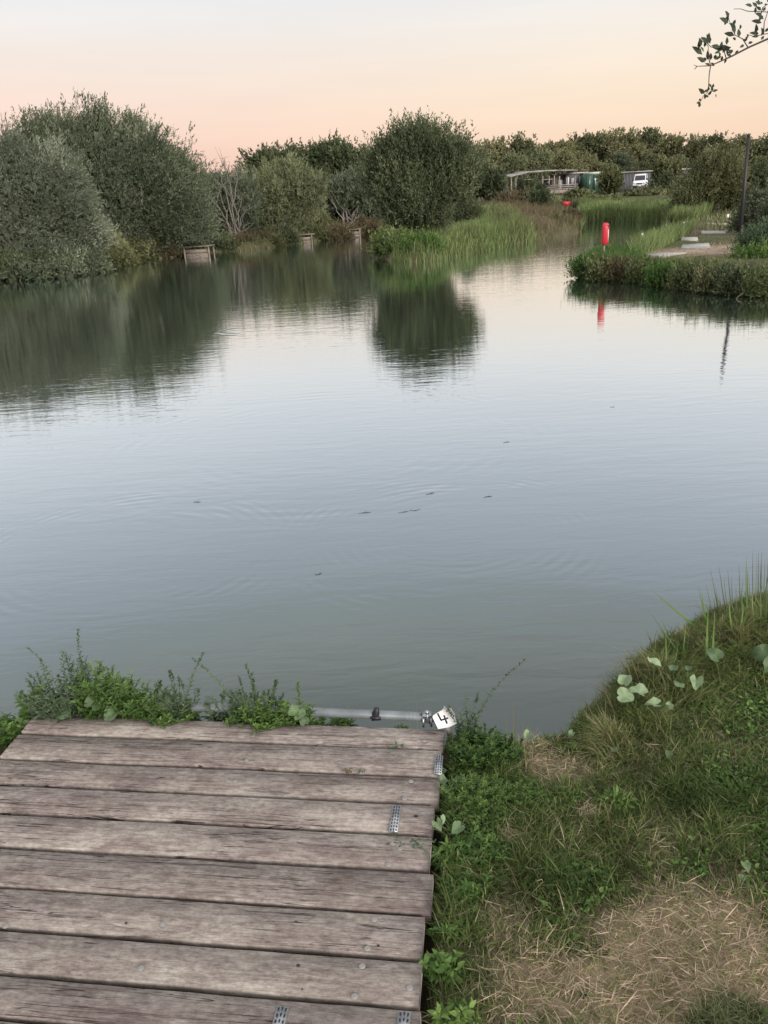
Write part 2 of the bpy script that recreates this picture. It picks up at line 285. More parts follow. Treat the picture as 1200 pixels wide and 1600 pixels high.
def ground_mat():
    m_, t, o = mat('earth and dry grass'); b = N(t, 'ShaderNodeBsdfPrincipled'); b.inputs['Roughness'].default_value = .95; b.inputs['Specular IOR Level'].default_value = .15
    c = N(t, 'ShaderNodeTexCoord'); at = N(t, 'ShaderNodeAttribute', attribute_name='tint')
    nz = N(t, 'ShaderNodeTexNoise'); nz.inputs['Scale'].default_value = 22; nz.inputs['Detail'].default_value = 9; nz.inputs['Roughness'].default_value = .75; t.links.new(c.outputs['Object'], nz.inputs['Vector'])
    n2 = N(t, 'ShaderNodeTexNoise'); n2.inputs['Scale'].default_value = 1.7; n2.inputs['Detail'].default_value = 6; t.links.new(c.outputs['Object'], n2.inputs['Vector'])
    base = ramp(t, [(0, (.035, .055, .02)), (.4, (.07, .085, .03)), (.65, (.13, .105, .07)), (1, (.42, .32, .24))])
    ad_ = N(t, 'ShaderNodeMath', operation='MULTIPLY_ADD'); ad_.inputs[1].default_value = .5; t.links.new(n2.outputs[0], ad_.inputs[0])
    sb = N(t, 'ShaderNodeMath', operation='SUBTRACT'); sb.inputs[1].default_value = .25; t.links.new(at.outputs['Fac'], sb.inputs[0]); t.links.new(sb.outputs[0], ad_.inputs[2])
    t.links.new(ad_.outputs[0], base.inputs[0])
    r_ = ramp(t, [(.3, (.55, .55, .55)), (.65, (1.25, 1.22, 1.2))]); t.links.new(nz.outputs[0], r_.inputs[0])
    x = N(t, 'ShaderNodeMix', data_type='RGBA', blend_type='MULTIPLY'); x.inputs[0].default_value = 1; t.links.new(base.outputs[0], x.inputs[6]); t.links.new(r_.outputs[0], x.inputs[7])
    t.links.new(x.outputs[2], b.inputs['Base Color'])
    bp = N(t, 'ShaderNodeBump'); bp.inputs['Distance'].default_value = .012; t.links.new(nz.outputs[0], bp.inputs['Height']); t.links.new(bp.outputs[0], b.inputs['Normal'])
    t.links.new(b.outputs[0], o.inputs[0]); return m_
M['ground'] = ground_mat()
# ------------------------------------------------------------------ the ground and the water
def g0(x, y, z=0): return list(G(x, y, z)[:2])
FAR = [[-600, -60], [-34, -60], [-33, -10], [-31, 15], [-24, 27], [-18, 30.5]] + [g0(*q) for q in (
    (0, 433), (75, 430), (150, 424), (190, 413), (230, 404), (290, 397), (330, 395), (400, 390), (450, 383), (490, 378), (545, 371), (585, 366))] + [
    [3, 54], [6, 52], [5.5, 46], [3.2, 38], [1.2, 33.5]] + [g0(*q) for q in ((588, 400), (610, 408), (640, 410), (680, 408), (720, 399), (780, 387), (840, 376), (868, 370), (905, 363))] + [
    [11.8, 46], [12.6, 51]] + [g0(*q) for q in ((905, 348), (960, 347), (1020, 347), (1080, 347))] + [[17.2, 43.5], [15.2, 40.5], [12.6, 36]] + [g0(*q) for q in (
    (1070, 362), (1040, 380), (1010, 392), (985, 400), (940, 404), (908, 416), (903, 430), (925, 438), (970, 440), (1010, 442), (1050, 450), (1120, 458), (1200, 464))] + [
    [9.6, 13.5], [13, 9], [15, 4], [40, -60], [700, -60], [700, 1500], [-600, 1500]]
NEAR = [[-34, -60], [-33, 1.5], [-12, 2.0], [-4, 2.28], [-1.9, 2.48], [-1.2, 2.50], [.14, 2.335]] + [g0(x, y, .30) for x, y in (
    (740, 1150), (800, 1140), (860, 1128), (893, 1108), (925, 1082), (955, 1048), (985, 1028), (1020, 996), (1055, 985), (1085, 958), (1130, 940), (1200, 915), (1290, 880))] + [
    [3.2, 4.0], [5, 4.6], [9, 4.8], [16, 5], [40, 4], [40, -60]]
def sdist(pts, poly):
    x, y = pts[:, 0], pts[:, 1]; d2 = np.full(len(x), 1e18); ins = np.zeros(len(x), bool); n = len(poly)
    for i in range(n):
        ax, ay = poly[i]; bx, by = poly[(i + 1) % n]; ex, ey = bx - ax, by - ay
        t_ = np.clip(((x - ax) * ex + (y - ay) * ey) / (ex * ex + ey * ey + 1e-12), 0, 1)
        d2 = np.minimum(d2, (x - ax - t_ * ex) ** 2 + (y - ay - t_ * ey) ** 2)
        c = (ay > y) != (by > y); xi = ax + (y - ay) * ex / (ey if abs(ey) > 1e-12 else 1e-12); ins ^= c & (x < xi)
    return np.where(ins, 1, -1) * np.sqrt(d2)
def sst(a, b, x): t_ = np.clip((x - a) / (b - a), 0, 1); return t_ * t_ * (3 - 2 * t_)
def fbm(x, y, s, seed=0):                  # cheap smooth noise from sines
    r_ = np.random.default_rng(seed); v = 0; a = 1; tot = 0
    for k in range(5):
        for _ in range(3):
            th = r_.uniform(0, 6.28); ph = r_.uniform(0, 6.28); v = v + a * np.sin((x * math.cos(th) + y * math.sin(th)) * s * (1.9 ** k) * r_.uniform(.8, 1.2) + ph)
            tot += a
        a *= .6
    return v / tot * 1.6
DK_O = G(692, 1137, .35)                                    # far right corner of the platform
_a = G(655, 1600, .35); _v = (DK_O - _a)[:2]; _v = _v / np.linalg.norm(_v); DV = np.array([_v[0], _v[1]]); DU = np.array([_v[1], -_v[0]])
def dk(u, v, z=.35): q = DK_O[:2] + DU * u + DV * v; return np.array([q[0], q[1], z])      # platform coordinates
def to_dk(x, y): dx = x - DK_O[0]; dy = y - DK_O[1]; return dx * DU[0] + dy * DU[1], dx * DV[0] + dy * DV[1]
HUM = [G(x, y, .45)[:2] for x, y in ((955, 1105), (995, 1062), (1045, 1012), (1120, 975), (1190, 955), (1270, 930))]
HUMR = [.05, .08, .11, .14, .16, .2]; HUMH = [.015, .035, .06, .07, .075, .075]
def H(x, y):
    x = np.asarray(x, float); y = np.asarray(y, float); pts = np.stack([x.ravel(), y.ravel()], 1)
    sn = sdist(pts, NEAR).reshape(x.shape); sf = sdist(pts, FAR).reshape(x.shape)
    sn = sn + .035 * fbm(x, y, 14, 77); hn = -.35 + .62 * sst(-.14, .05, sn) + .03 * sst(0, .5, sn) + .014 * fbm(x, y, 9, 3) + .009 * fbm(x, y, 31, 5)
    for (cx, cy), r_, h_ in zip(HUM, HUMR, HUMH): hn = hn + h_ * np.exp(-((x - cx) ** 2 + (y - cy) ** 2) / (r_ * r_)) * (1 + .85 * fbm(x, y, 16, 88)) * sst(-.1, .03, sn)
    u, v = to_dk(x, y); und = sst(.05, -.03, u) * sst(-4.2, -4, v); und = und * sst(-1.66, -1.6, u)
    hn = hn - .10 * und
    hf = -.5 + .5 * sst(-.5, .0, sf) + .38 * sst(0, .30, sf) + .09 * sst(.3, 2, sf) + .03 * fbm(x, y, .8, 9) * sst(0, 1, sf)
    hf = hf + .85 * sst(56, 86, y + .25 * x) * sst(0, 6, sf)
    hf = hf + .75 * np.exp(-(((x - 7.5) / 3.0) ** 2 + ((y - 46) / 5.5) ** 2)) * sst(0, 1.5, sf)
    return np.maximum(hn, hf)
def axis(parts):
    out = []
    for a, b, s_ in parts: out += list(np.arange(a, b, s_))
    return np.array(out + [parts[-1][1]])
gx = axis([(-600, -60, 60), (-60, -24, 4), (-24, -3, .5), (-3, -.4, .12), (-.4, 2.6, .022), (2.6, 4, .1), (4, 24, .4), (24, 60, 2), (60, 700, 64)])
gy = axis([(-60, -6, 6), (-6, .6, .5), (.6, 3.9, .022), (3.9, 8, .2), (8, 12, .4), (12, 62, .4), (62, 130, 2), (130, 1500, 120)])
XX, YY = np.meshgrid(gx, gy); ZZ = H(XX, YY)
def straw(x, y):                           # 0 green .. 1 dry, of the near bank
    s_ = .30 + .16 * fbm(x, y, 4.5, 11) + .10 * fbm(x, y, 14, 12)
    for px, py, rx, ry, a in ((985, 1525, 215, 95, .85), (1050, 1430, 110, 60, .5), (870, 1190, 70, 40, .6), (920, 1265, 20, 14, .4), (800, 1300, 30, 14, .5), (790, 1430, 40, 40, .35), (1180, 1480, 60, 80, .5), (1120, 1050, 60, 25, .4), (780, 1148, 90, 14, .5), (1030, 1500, 330, 140, .14)):
        c = G(px, py, .31); cx = G(px + rx, py, .31); cy = G(px, py + ry, .31)
        s_ = s_ + a * np.exp(-(((x - c[0]) / (cx[0] - c[0])) ** 2 + ((y - c[1]) / (cy[1] - c[1])) ** 2) ** 1.5)
    for px, py, rx, ry, a in ((1160, 1590, 90, 40, .4), (1130, 1250, 120, 70, .18), (760, 1230, 110, 70, .3), (905, 1470, 50, 30, .45), (950, 1400, 60, 40, .25)):
        c = G(px, py, .31); cx = G(px + rx, py, .31); cy = G(px, py + ry, .31)
        s_ = s_ - a * np.exp(-(((x - c[0]) / (cx[0] - c[0])) ** 2 + ((y - c[1]) / (cy[1] - c[1])) ** 2))
    return np.clip(s_, 0, 1)
tint = np.where(YY < 8, .5 + .5 * straw(XX, YY), .42 + .12 * fbm(XX, YY, .5, 21))
for px, py, z, rx, ry, a in ((770, 322, 1.0, 2.6, 3.2, .5), (820, 338, .9, 1.6, 2.2, .3), (1110, 392, .4, 2.6, 1.3, .5), (1120, 400, .4, 1.6, .9, .3), (1130, 365, .4, 2.2, 6, .22)):
    c = G(px, py, z); tint = tint + a * np.exp(-((XX - c[0]) / rx) ** 2 - ((YY - c[1]) / ry) ** 2)
tint = np.where(ZZ < .15, .6, tint)
nx, ny = len(gx), len(gy); ii = np.arange(nx * ny).reshape(ny, nx)
mb = MB(); mb.add(np.stack([XX, YY, ZZ], -1).reshape(-1, 3), np.stack([ii[:-1, :-1], ii[:-1, 1:], ii[1:, 1:], ii[1:, :-1]], -1).reshape(-1, 4), tint=np.clip(tint, 0, 1).ravel())
tag(mb.build('ground', M['ground'], smooth=True), kind='structure')
mb = MB(); mb.add([[-60, -30, 0], [60, -30, 0], [60, 70, 0], [-60, 70, 0]], [[0, 1, 2, 3]])
tag(mb.build('water', M['water']), kind='structure')

# ------------------------------------------------------------------ fishing platform in the foreground
plat = empty('fishing_platform', (DK_O[0], DK_O[1], .35), 'weathered wooden fishing platform of wide boards at the bottom left, beside the near bank', 'fishing platform')
edges = [(1137, 1168), (1171, 1212), (1214, 1254), (1258, 1304), (1307, 1361), (1365, 1428), (1431, 1498), (1503, 1574), (1580, 1650), (1655, 1735), (1740, 1840)]
rights = [693, 688, 686, 677, 672, 675, 661, 657, 655, 655, 655]
mb = MB(); rb = np.random.default_rng(3)
def board(u0, u1, v0, v1, z, th, tint_, warp):
    n = 60; us = np.linspace(u0, u1, n); gp_ = np.random.default_rng(int(warp * 7919)).uniform(.0022, .0046); v0 += gp_; v1 -= .0026; ed0 = v0 + .0022 * fbm(us, us * 0, 9, int(warp * 997)) ; ed1 = v1 + .0022 * fbm(us, us * 0 + 3, 9, int(warp * 991) + 7)
    zz = z + .002 * fbm(us, us * 0, 2.3, int(warp * 887)); c = .0022
    prof = [(ed0, zz - th), (ed0, zz - c), (ed0 + c, zz), (ed0 * .5 + ed1 * .5, zz + .0012), (ed1 - c, zz), (ed1, zz - c), (ed1, zz - th)]
    rows = [np.stack([DK_O[0] + DU[0] * us + DV[0] * v, DK_O[1] + DU[1] * us + DV[1] * v, z_ + 0 * us], 1) for v, z_ in prof]
    k = len(rows); vv = np.stack(rows, 1).reshape(-1, 3)
    q = [[i * k + j, i * k + (j + 1) % k, (i + 1) * k + (j + 1) % k, (i + 1) * k + j] for i in range(n - 1) for j in range(k)]
    mb.add(vv, q, tint=tint_, ngons=[list(range(k)), [(n - 1) * k + j for j in range(k)][::-1]])
board_v = []
for k, (ya, yb) in enumerate(edges):
    va = to_dk(*G(660, ya, .35)[:2])[1]; vb = to_dk(*G(660, yb, .35)[:2])[1]
    u1 = to_dk(*G(rights[k], (ya + yb) / 2, .35)[:2])[0] if k < 9 else to_dk(*G(655, 1590, .35)[:2])[0]
    board_v.append((va, vb)); board(-1.545 + rb.uniform(-.006, .006), u1, vb, va, .35 + rb.uniform(-.003, .003), .038, rb.uniform(0, 1), rb.uniform(0, 1))
deck = mb.build('decking', M['deck'], plat)
def deck_part(name, boxes, mt, label=None):
    b = MB()
    for u0, u1, v0, v1, z0, z1 in boxes:
        b.box(dk((u0 + u1) / 2, (v0 + v1) / 2, (z0 + z1) / 2), (u1 - u0, v1 - v0, z1 - z0), [[DU[0], DV[0], 0], [DU[1], DV[1], 0], [0, 0, 1]])
    o = b.build(name, mt, plat)
    if label: o['label'] = label
    return o
M['beam'] = plain('beam wood', (.06, .045, .035), .9, 0, .3, 10)
for u in (-1.48, -.77, -.07): deck_part('bearer', [(u - .035, u + .035, -1.9, -.03, .20, .309)], M['beam'])
for u, v in ((-1.48, -.02), (-.07, -.02)): deck_part('post', [(u - .04, u + .04, v - .04, v + .03, -.5, .305)], M['beam'])
# screws: a head with a countersunk ring
sm = MB(); th = np.arange(10) * 2 * math.pi / 10
sm.add([[.0085 * math.cos(a), .0085 * math.sin(a), .0004] for a in th] + [[.0062 * math.cos(a), .0062 * math.sin(a), .0016] for a in th] + [[.0022 * math.cos(a), .0022 * math.sin(a), .0005] for a in th] + [[0, 0, .0003]],
       [[i, (i + 1) % 10, 10 + (i + 1) % 10, 10 + i] for i in range(10)] + [[10 + i, 10 + (i + 1) % 10, 20 + (i + 1) % 10, 20 + i] for i in range(10)], [[20 + i, 20 + (i + 1) % 10, 30] for i in range(10)])
s0 = None
for px, py in ((642, 1221), (632, 1248), (614, 1318), (625, 1326), (607, 1351), (600, 1374), (589, 1415), (585, 1437), (574, 1482), (566, 1510), (554, 1557), (551, 1591), (317, 1314), (287, 1377), (254, 1444), (220, 1513), (104, 1578), (9, 1447), (367, 1221), (340, 1270), (663, 1158), (656, 1192), (395, 1150), (385, 1188), (640, 1544)):
    g = G(px, py, .352); l = Vector(g) - plat.location
    if s0 is None: s0 = sm.build('screw', M['screw'], plat, smooth=False, origin=(0, 0, 0)); o = s0
    else: o = s0.copy(); COL.objects.link(o); o.parent = plat
    o.location = l
# knots and holes: dark sunk discs in the boards
for px, py, r_ in ((650, 1275, .006), (591, 1477, .003), (197, 1442, .003), (466, 1508, .004), (130, 1374, .002), (472, 1545, .002)):
    b = MB(); c = G(px, py, .3535); b.add([c + [0, 0, 0]] + [c + [r_ * math.cos(a) * 1.3, r_ * math.sin(a), -.0006] for a in th], tris=[[0, 1 + i, 1 + (i + 1) % 10] for i in range(10)]); b.build('knot', M['black'], plat)
# anti-slip strips
def strip(pa, pb, w):
    a = np.array(to_dk(*G(*pa, .35)[:2])); b_ = np.array(to_dk(*G(*pb, .35)[:2])); n = 7; mbs = MB(); mbh = MB(); L = abs(a[1] - b_[1])
    uc = (a[0] + b_[0]) / 2; v0 = min(a[1], b_[1]); R3 = [[DU[0], DV[0], 0], [DU[1], DV[1], 0], [0, 0, 1]]
    mbs.box(dk(uc, v0 + L / 2, .3552), (w, L, .0024), R3); rows = max(4, int(L / .0125))
    for i in range(rows):
        for j in range(3):
            mbh.box(dk(uc + (j - 1) * w * .3, v0 + (i + .5) * L / rows + (.002 if j == 1 else 0), .3566), (w * .13, L / rows * .5, .0014), R3)
    o = mbs.build('grip_strip', M['galv'], plat); mbh.build('slot', M['black'], o, origin=plat.location)['kind'] = 'stuff'
strip((620, 1261), (615, 1302), .027); strip((441, 1575), (432, 1625), .030); strip((632, 1583), (628, 1632), .030); strip((687, 1183), (684, 1212), .025)
# the steel pipe bolted along the front edge
def fr(px, py, dv=.035): return None
pa = dk(-1.35, .055, .352); pb = dk(.0, .048, .357)
pp = [dk(-1.36, .050, .362), dk(-.9, .052, .366), dk(-.4, .050, .361), dk(.0, .046, .358)]
b = MB(); b.tube(pp, .0165, 14); rail = b.build('rail_pipe', M['pipe'], plat, smooth=True)
b = MB(); b.tube([dk(.0, .046, .358), dk(.012, .0458, .358)], .0205, 14); b.build('pipe_cap', M['oldwood'], rail, smooth=False, origin=plat.location)
c0 = dk(-.06, .046, .360)
b = MB()
for k in (-.010, .010): b.tube([c0 + [DU[0] * k, DU[1] * k, -.03], c0 + [DU[0] * k * .6, DU[1] * k * .6, .02]], .0032, 8)
b.tube([c0 + [0, -.022, -.01], c0 + [0, -.020, .033]], .0045, 8); b.tube([c0 + [0, -.021, .030], c0 + [0, -.020, .041]], [.008, .008], 6); b.box(c0 + [0, -.01, .018], (.032, .028, .005))
for s_ in (-1, 1): b.box(c0 + [s_ * .014, -.016, -.012], (.007, .01, .036))
b.build('clamp', M['galv'], rail, origin=plat.location)
b = MB(); b.box(dk(-.012, .028, .350), (.026, .03, .026), tint=.3); b.build('end_block', M['oldwood'], plat)

# black bracket knob standing on the pipe
g = dk(-.245, .04, .352); o = empty('rod_rest_knob', g, 'small black plastic rod rest knob standing on the pipe between the low weeds', 'knob')
b = MB(); b.tube([g, g + [0, 0, .018], g + [.002, 0, .03], g + [.004, 0, .041], g + [.004, 0, .046]], [.013, .015, .011, .010, .003], 9); b.build('knob', M['black'], o, smooth=True)
b = MB(); b.box(g + [0, -.004, .006], (.034, .022, .014)); b.build('base', M['black'], o)

# the number card
c = dk(.004, -.004, .356); o = empty('number_sign', c, 'tilted white card with a black handwritten 4 at the corner of the platform', 'sign')
ex = np.array([.955, -.08, .25]); ez = np.array([-.24, .12, .95]); ex = ex / np.linalg.norm(ex); ez = ez - ex * (ex @ ez); ez /= np.linalg.norm(ez); ey = np.cross(ez, ex)
cc = c + np.array([.0, .0, .035])
def card(a, z, y=0): return cc + ex * a + ez * z + ey * y
b = MB(); poly = [(-.030, -.034), (.010, -.036), (.040, -.028), (.042, .010), (.036, .036), (.022, .030), (.016, .050), (.008, .037), (-.034, .022), (-.036, .016)]
n = len(poly); bend = lambda a: .10 * (a + .0) ** 2 * 30 * .02
b.add([card(a, z, -.0012 + bend(a)) for a, z in poly] + [card(a, z, .0012 + bend(a)) for a, z in poly], [[i, (i + 1) % n, n + (i + 1) % n, n + i] for i in range(n)], ngons=[list(range(n)), list(range(n, 2 * n))[::-1]])
b.build('card', M['card'], o)
b = MB()
def stroke(p0, p1, w=.0058):
    p0 = np.array(p0); p1 = np.array(p1); d = p1 - p0; L = np.linalg.norm(d); d /= L; s_ = np.array([-d[1], d[0]]) * w / 2
    q = [p0 - s_ - d * w * .3, p1 - s_ + d * w * .3, p1 + s_ + d * w * .3, p0 + s_ - d * w * .3]; v = [card(a, z, -.0022 + bend(a)) for a, z in q] + [card(a, z, -.0010 + bend(a)) for a, z in q]
    b.add(v, [[0, 1, 2, 3], [4, 7, 6, 5], [0, 4, 5, 1], [1, 5, 6, 2], [2, 6, 7, 3], [3, 7, 4, 0]])
stroke((-.014, .026), (-.010, .000)); stroke((-.010, -.002), (.015, .001)); stroke((.0055, .013), (.0065, -.018))
b.build('digit', M['black'], o)
b = MB(); b.box(card(.002, -.045, .006), (.016, .012, .05), np.stack([ex, ey, ez], 1)); b.build('stake', M['oldwood'], o)
# grey stone under the weeds, left
def rock(name, c, r_, label, cat, mt, sq=(1, 1, .7), group=None):
    b = MB(); nu, nv = 14, 8; vv = []
    for i in range(nv + 1):
        ph = math.pi * i / nv
        for j in range(nu):
            t_ = 2 * math.pi * j / nu; d = np.array([math.sin(ph) * math.cos(t_), math.sin(ph) * math.sin(t_), math.cos(ph)])
            vv.append(c + d * np.array(sq) * r_ * (1 + .13 * math.sin(3 * t_ + 2 * ph) + .08 * math.sin(5 * t_ + 7 * ph)))
    b.add(vv, [[i * nu + j, i * nu + (j + 1) % nu, (i + 1) * nu + (j + 1) % nu, (i + 1) * nu + j] for i in range(nv) for j in range(nu)])
    o = b.build(name, mt, smooth=True, origin=c); return tag(o, label, cat, group)
rock('stone', dk(-1.06, .06, .35), .05, 'grey rounded stone half hidden in weeds on the platform front edge', 'stone', M['stone'], (1.2, .6, .55))
# ------------------------------------------------------------------ near vegetation
def plantpart(name, mb, mt, parent, smooth=False): return mb.build(name, mt, parent, smooth)
def weed(c, h, rad, nst, label, mt='weed', leaf=(.035, .011), spikes=0.0, density=1.0, lean=(0, 0), name='weed_clump', cat='weed', seed=0, tmean=.5, droop=.3):
    nst = int(nst * 1.8); h *= 1.08; leaf = (leaf[0] * 1.25, leaf[1] * 1.3); r_ = np.random.default_rng(seed + 100); c = np.asarray(c, float); o = empty(name, c, label, cat, 'weeds round the platform')
    st = MB(); lf = MB(); pos = []; dr = []; Ls = []; Ws = []; ti = []
    for k in range(nst):
        a = r_.uniform(0, 6.28); rr = rad * math.sqrt(r_.uniform(0, 1)); b0 = c + [rr * math.cos(a), rr * math.sin(a) * .6, -.02]
        hh = h * r_.uniform(.5, 1.0) * (1 - .45 * rr / max(rad, 1e-6)); hh = h if k == 0 else hh
        spike = k < max(1, spikes * nst) and spikes > 0
        ln = np.array([math.cos(a) * .35 * rr / max(rad, .01) + lean[0], math.sin(a) * .2 + lean[1] - .05, 0]) + r_.normal(size=3) * [.10, .10, 0]
        t_ = np.linspace(0, 1, 7); pts = b0 + np.outer(t_, [0, 0, hh]) + np.outer(t_ ** 2, ln * hh); pts += r_.normal(size=pts.shape) * .002
        st.tube(pts, np.linspace(.0022, .0007, 7), 4, cap=False)
        step = (.0055 if spike else .009) / density; nl = max(4, int(hh / step)); ht = r_.uniform(-.18, .18)
        for i in range(nl):
            t1 = .12 + .88 * (i + r_.uniform(0, 1)) / nl; j = min(5, int(t1 * 6)); fr_ = t1 * 6 - j; p_ = pts[j] * (1 - fr_) + pts[j + 1] * fr_
            az_ = i * 2.4 + r_.uniform(-.4, .4); up = .35 + .5 * t1 + r_.uniform(-.25, .25); sz = (1.15 - .75 * t1) if not spike else (1.0 - .80 * t1)
            for q in ((0, math.pi) if not spike else (0,)):
                pos.append(p_); dr.append([math.cos(az_ + q), math.sin(az_ + q), up]); s_ = sz * r_.uniform(.7, 1.25); Ls.append(leaf[0] * s_); Ws.append(leaf[1] * s_)
                ti.append(np.clip(tmean + ht + .22 * (t1 - .5) + r_.normal() * .13, 0, 1))
        if spike:
            m_ = 26; tt = r_.uniform(.8, 1.0, m_)
            for t1 in tt:
                p_ = pts[5] + (pts[6] - pts[5]) * (t1 * 6 - 5) if t1 * 6 > 5 else pts[4] + (pts[5] - pts[4]) * (t1 * 6 - 4)
                pos.append(p_); dr.append(list(r_.normal(size=3) * .6 + [0, 0, 1.0])); Ls.append(.011); Ws.append(.005); ti.append(np.clip(tmean - .1 + r_.normal() * .12, 0, 1))
    leaf_fold(lf, np.array(pos), np.array(dr), np.array(Ls), np.array(Ws), np.array(ti), droop=droop)
    st.build('stem', M['stem'], o); lf.build('leaves', M[mt], o); return o
def gz(px, py, z=.31): g = G(px, py, z); return np.array([g[0], g[1], float(H(g[0], g[1]))])
def fe(px, dv=.05): # a point of the bank just beyond the platform's front edge, under photo column px
    g = G(px, 1135 - (700 - px) * .018, .33); u, v = to_dk(g[0], g[1]); q = dk(u, dv, .31); return q
W_ = [(G(8, 1150, .30), .13, .10, 22, 'low bright green nettle clump at the far left edge of the platform', 'weed', (.036, .014), 0, 1.2),
      (fe(48, .02), .17, .04, 8, 'small upright nettle plant left of the grey green goosefoot', 'weed', (.04, .018), 0, .9),
      (fe(105, .03), .34, .12, 30, 'tall silvery grey green goosefoot, tallest weed on the platform edge', 'silver', (.030, .010), .5, 1.0),
      (fe(75, .02), .17, .08, 16, 'silvery weed with narrow leaves at the left corner of the platform', 'silver', (.034, .009), .2, 1.2),
      (fe(165, .05), .29, .09, 26, 'bright green leafy clump right of the tall goosefoot', 'weed', (.042, .015), .1, 1.0),
      (fe(215, .05), .20, .09, 26, 'low mid green weed between the leafy clump and the twin spikes', 'weed', (.032, .011), .2, 1.1),
      (fe(280, .05), .29, .06, 16, 'twin flowering spikes rising above a bright green base near the pipe end', 'silver', (.026, .008), .6, 1.0),
      (fe(262, .02), .15, .10, 30, 'bright green ferny weed at the foot of the twin spikes', 'weed', (.026, .009), 0, 1.5),
      (fe(338, .05), .15, .05, 12, 'small thin weed behind the pipe between two spiked clumps', 'silver', (.024, .008), .4, .8),
      (fe(398, .05), .30, .07, 18, 'clump of four slender flowering spikes in the middle of the platform edge', 'silver', (.026, .008), .7, 1.1),
      (fe(412, .02), .16, .11, 34, 'bright green leafy weed under the four slender spikes', 'weed', (.030, .011), 0, 1.5),
      (fe(462, .03), .17, .06, 16, 'yellowish green weed with a broad curled leaf on the pipe', 'weed', (.032, .011), .1, 1.1),
      (fe(512, .03), .07, .08, 18, 'very low green weed creeping over the pipe left of the black knob', 'weed', (.024, .009), 0, 1.4),
      (fe(622, .01), .05, .06, 12, 'tiny green weed hanging over the board right of the black knob', 'weed', (.022, .008), 0, 1.4)]
for i, (c, h, rd, n, lb, mt, lf_, sp, de) in enumerate(W_): weed(c, h, rd, n, lb, mt, lf_, sp, de, seed=i)
R_ = [((726, 1148), .37, .022, 6, 'tall thin weed spike rising behind the white number card', 'silver', (.024, .009), .6, .9, .5),
      ((758, 1182), .17, .10, 100, 'dense dark green feathery weed right of the number card', 'weed', (.024, .008), .1, 1.6, .25),
      ((757, 1165), .12, .022, 5, 'thin upright weed beside the dense feathery clump', 'silver', (.020, .007), .6, 1.2, .4),
      ((775, 1185), .13, .07, 50, 'short dark weed between the feathery clump and the straw patch', 'weed', (.022, .008), .1, 1.6, .25),
      ((745, 1245), .11, .10, 120, 'bright green mossy yarrow patch beside the second board', 'weed', (.018, .004), 0, 2.2, .55),
      ((800, 1250), .09, .09, 80, 'second mossy yarrow patch further from the platform', 'weed', (.018, .004), 0, 2.2, .45),
      ((705, 1335), .065, .045, 16, 'green dock like weed overlapping the platform side near the middle', 'weed', (.044, .013), 0, .9, .5),
      ((745, 1330), .08, .08, 50, 'low leafy weed right of the dock like weed', 'weed', (.026, .008), 0, 1.4, .35),
      ((728, 1385), .08, .06, 34, 'low mid green weed beside the fifth board', 'weed', (.030, .010), 0, 1.2, .4),
      ((700, 1455), .06, .035, 14, 'small weed at the platform side above the broad leaved one', 'weed', (.026, .010), 0, 1.3, .35),
      ((690, 1515), .075, .035, 14, 'broad leaved green weed beside the lower platform boards', 'weed', (.036, .019), 0, 1.0, .5),
      ((722, 1600), .07, .045, 14, 'bright green weed at the bottom edge beside the platform', 'weed', (.036, .017), 0, 1.0, .7),
      ((890, 1160), .08, .03, 6, 'thin upright green weed on the bank edge by the water', 'weed', (.028, .007), 0, .8, .6),
      ((962, 1250), .05, .035, 12, 'bright plantain like rosette in the middle of the bank', 'weed', (.05, .013), 0, .6, .75),
      ((920, 1480), .04, .04, 40, 'dark tuft of fine grassy leaves in the straw patch', 'olive', (.03, .0025), 0, 1.2, .2),
      ((1150, 1600), .09, .10, 60, 'tall dull green grass tuft at the bottom right corner', 'olive', (.045, .0022), 0, 1.1, .3)]
for i, (q, h, rd, n, lb, mt, lf_, sp, de, tm) in enumerate(R_): weed(gz(*q), h, rd, n, lb, mt, lf_, sp, de, seed=50 + i, tmean=tm, lean=(-.05, 0))

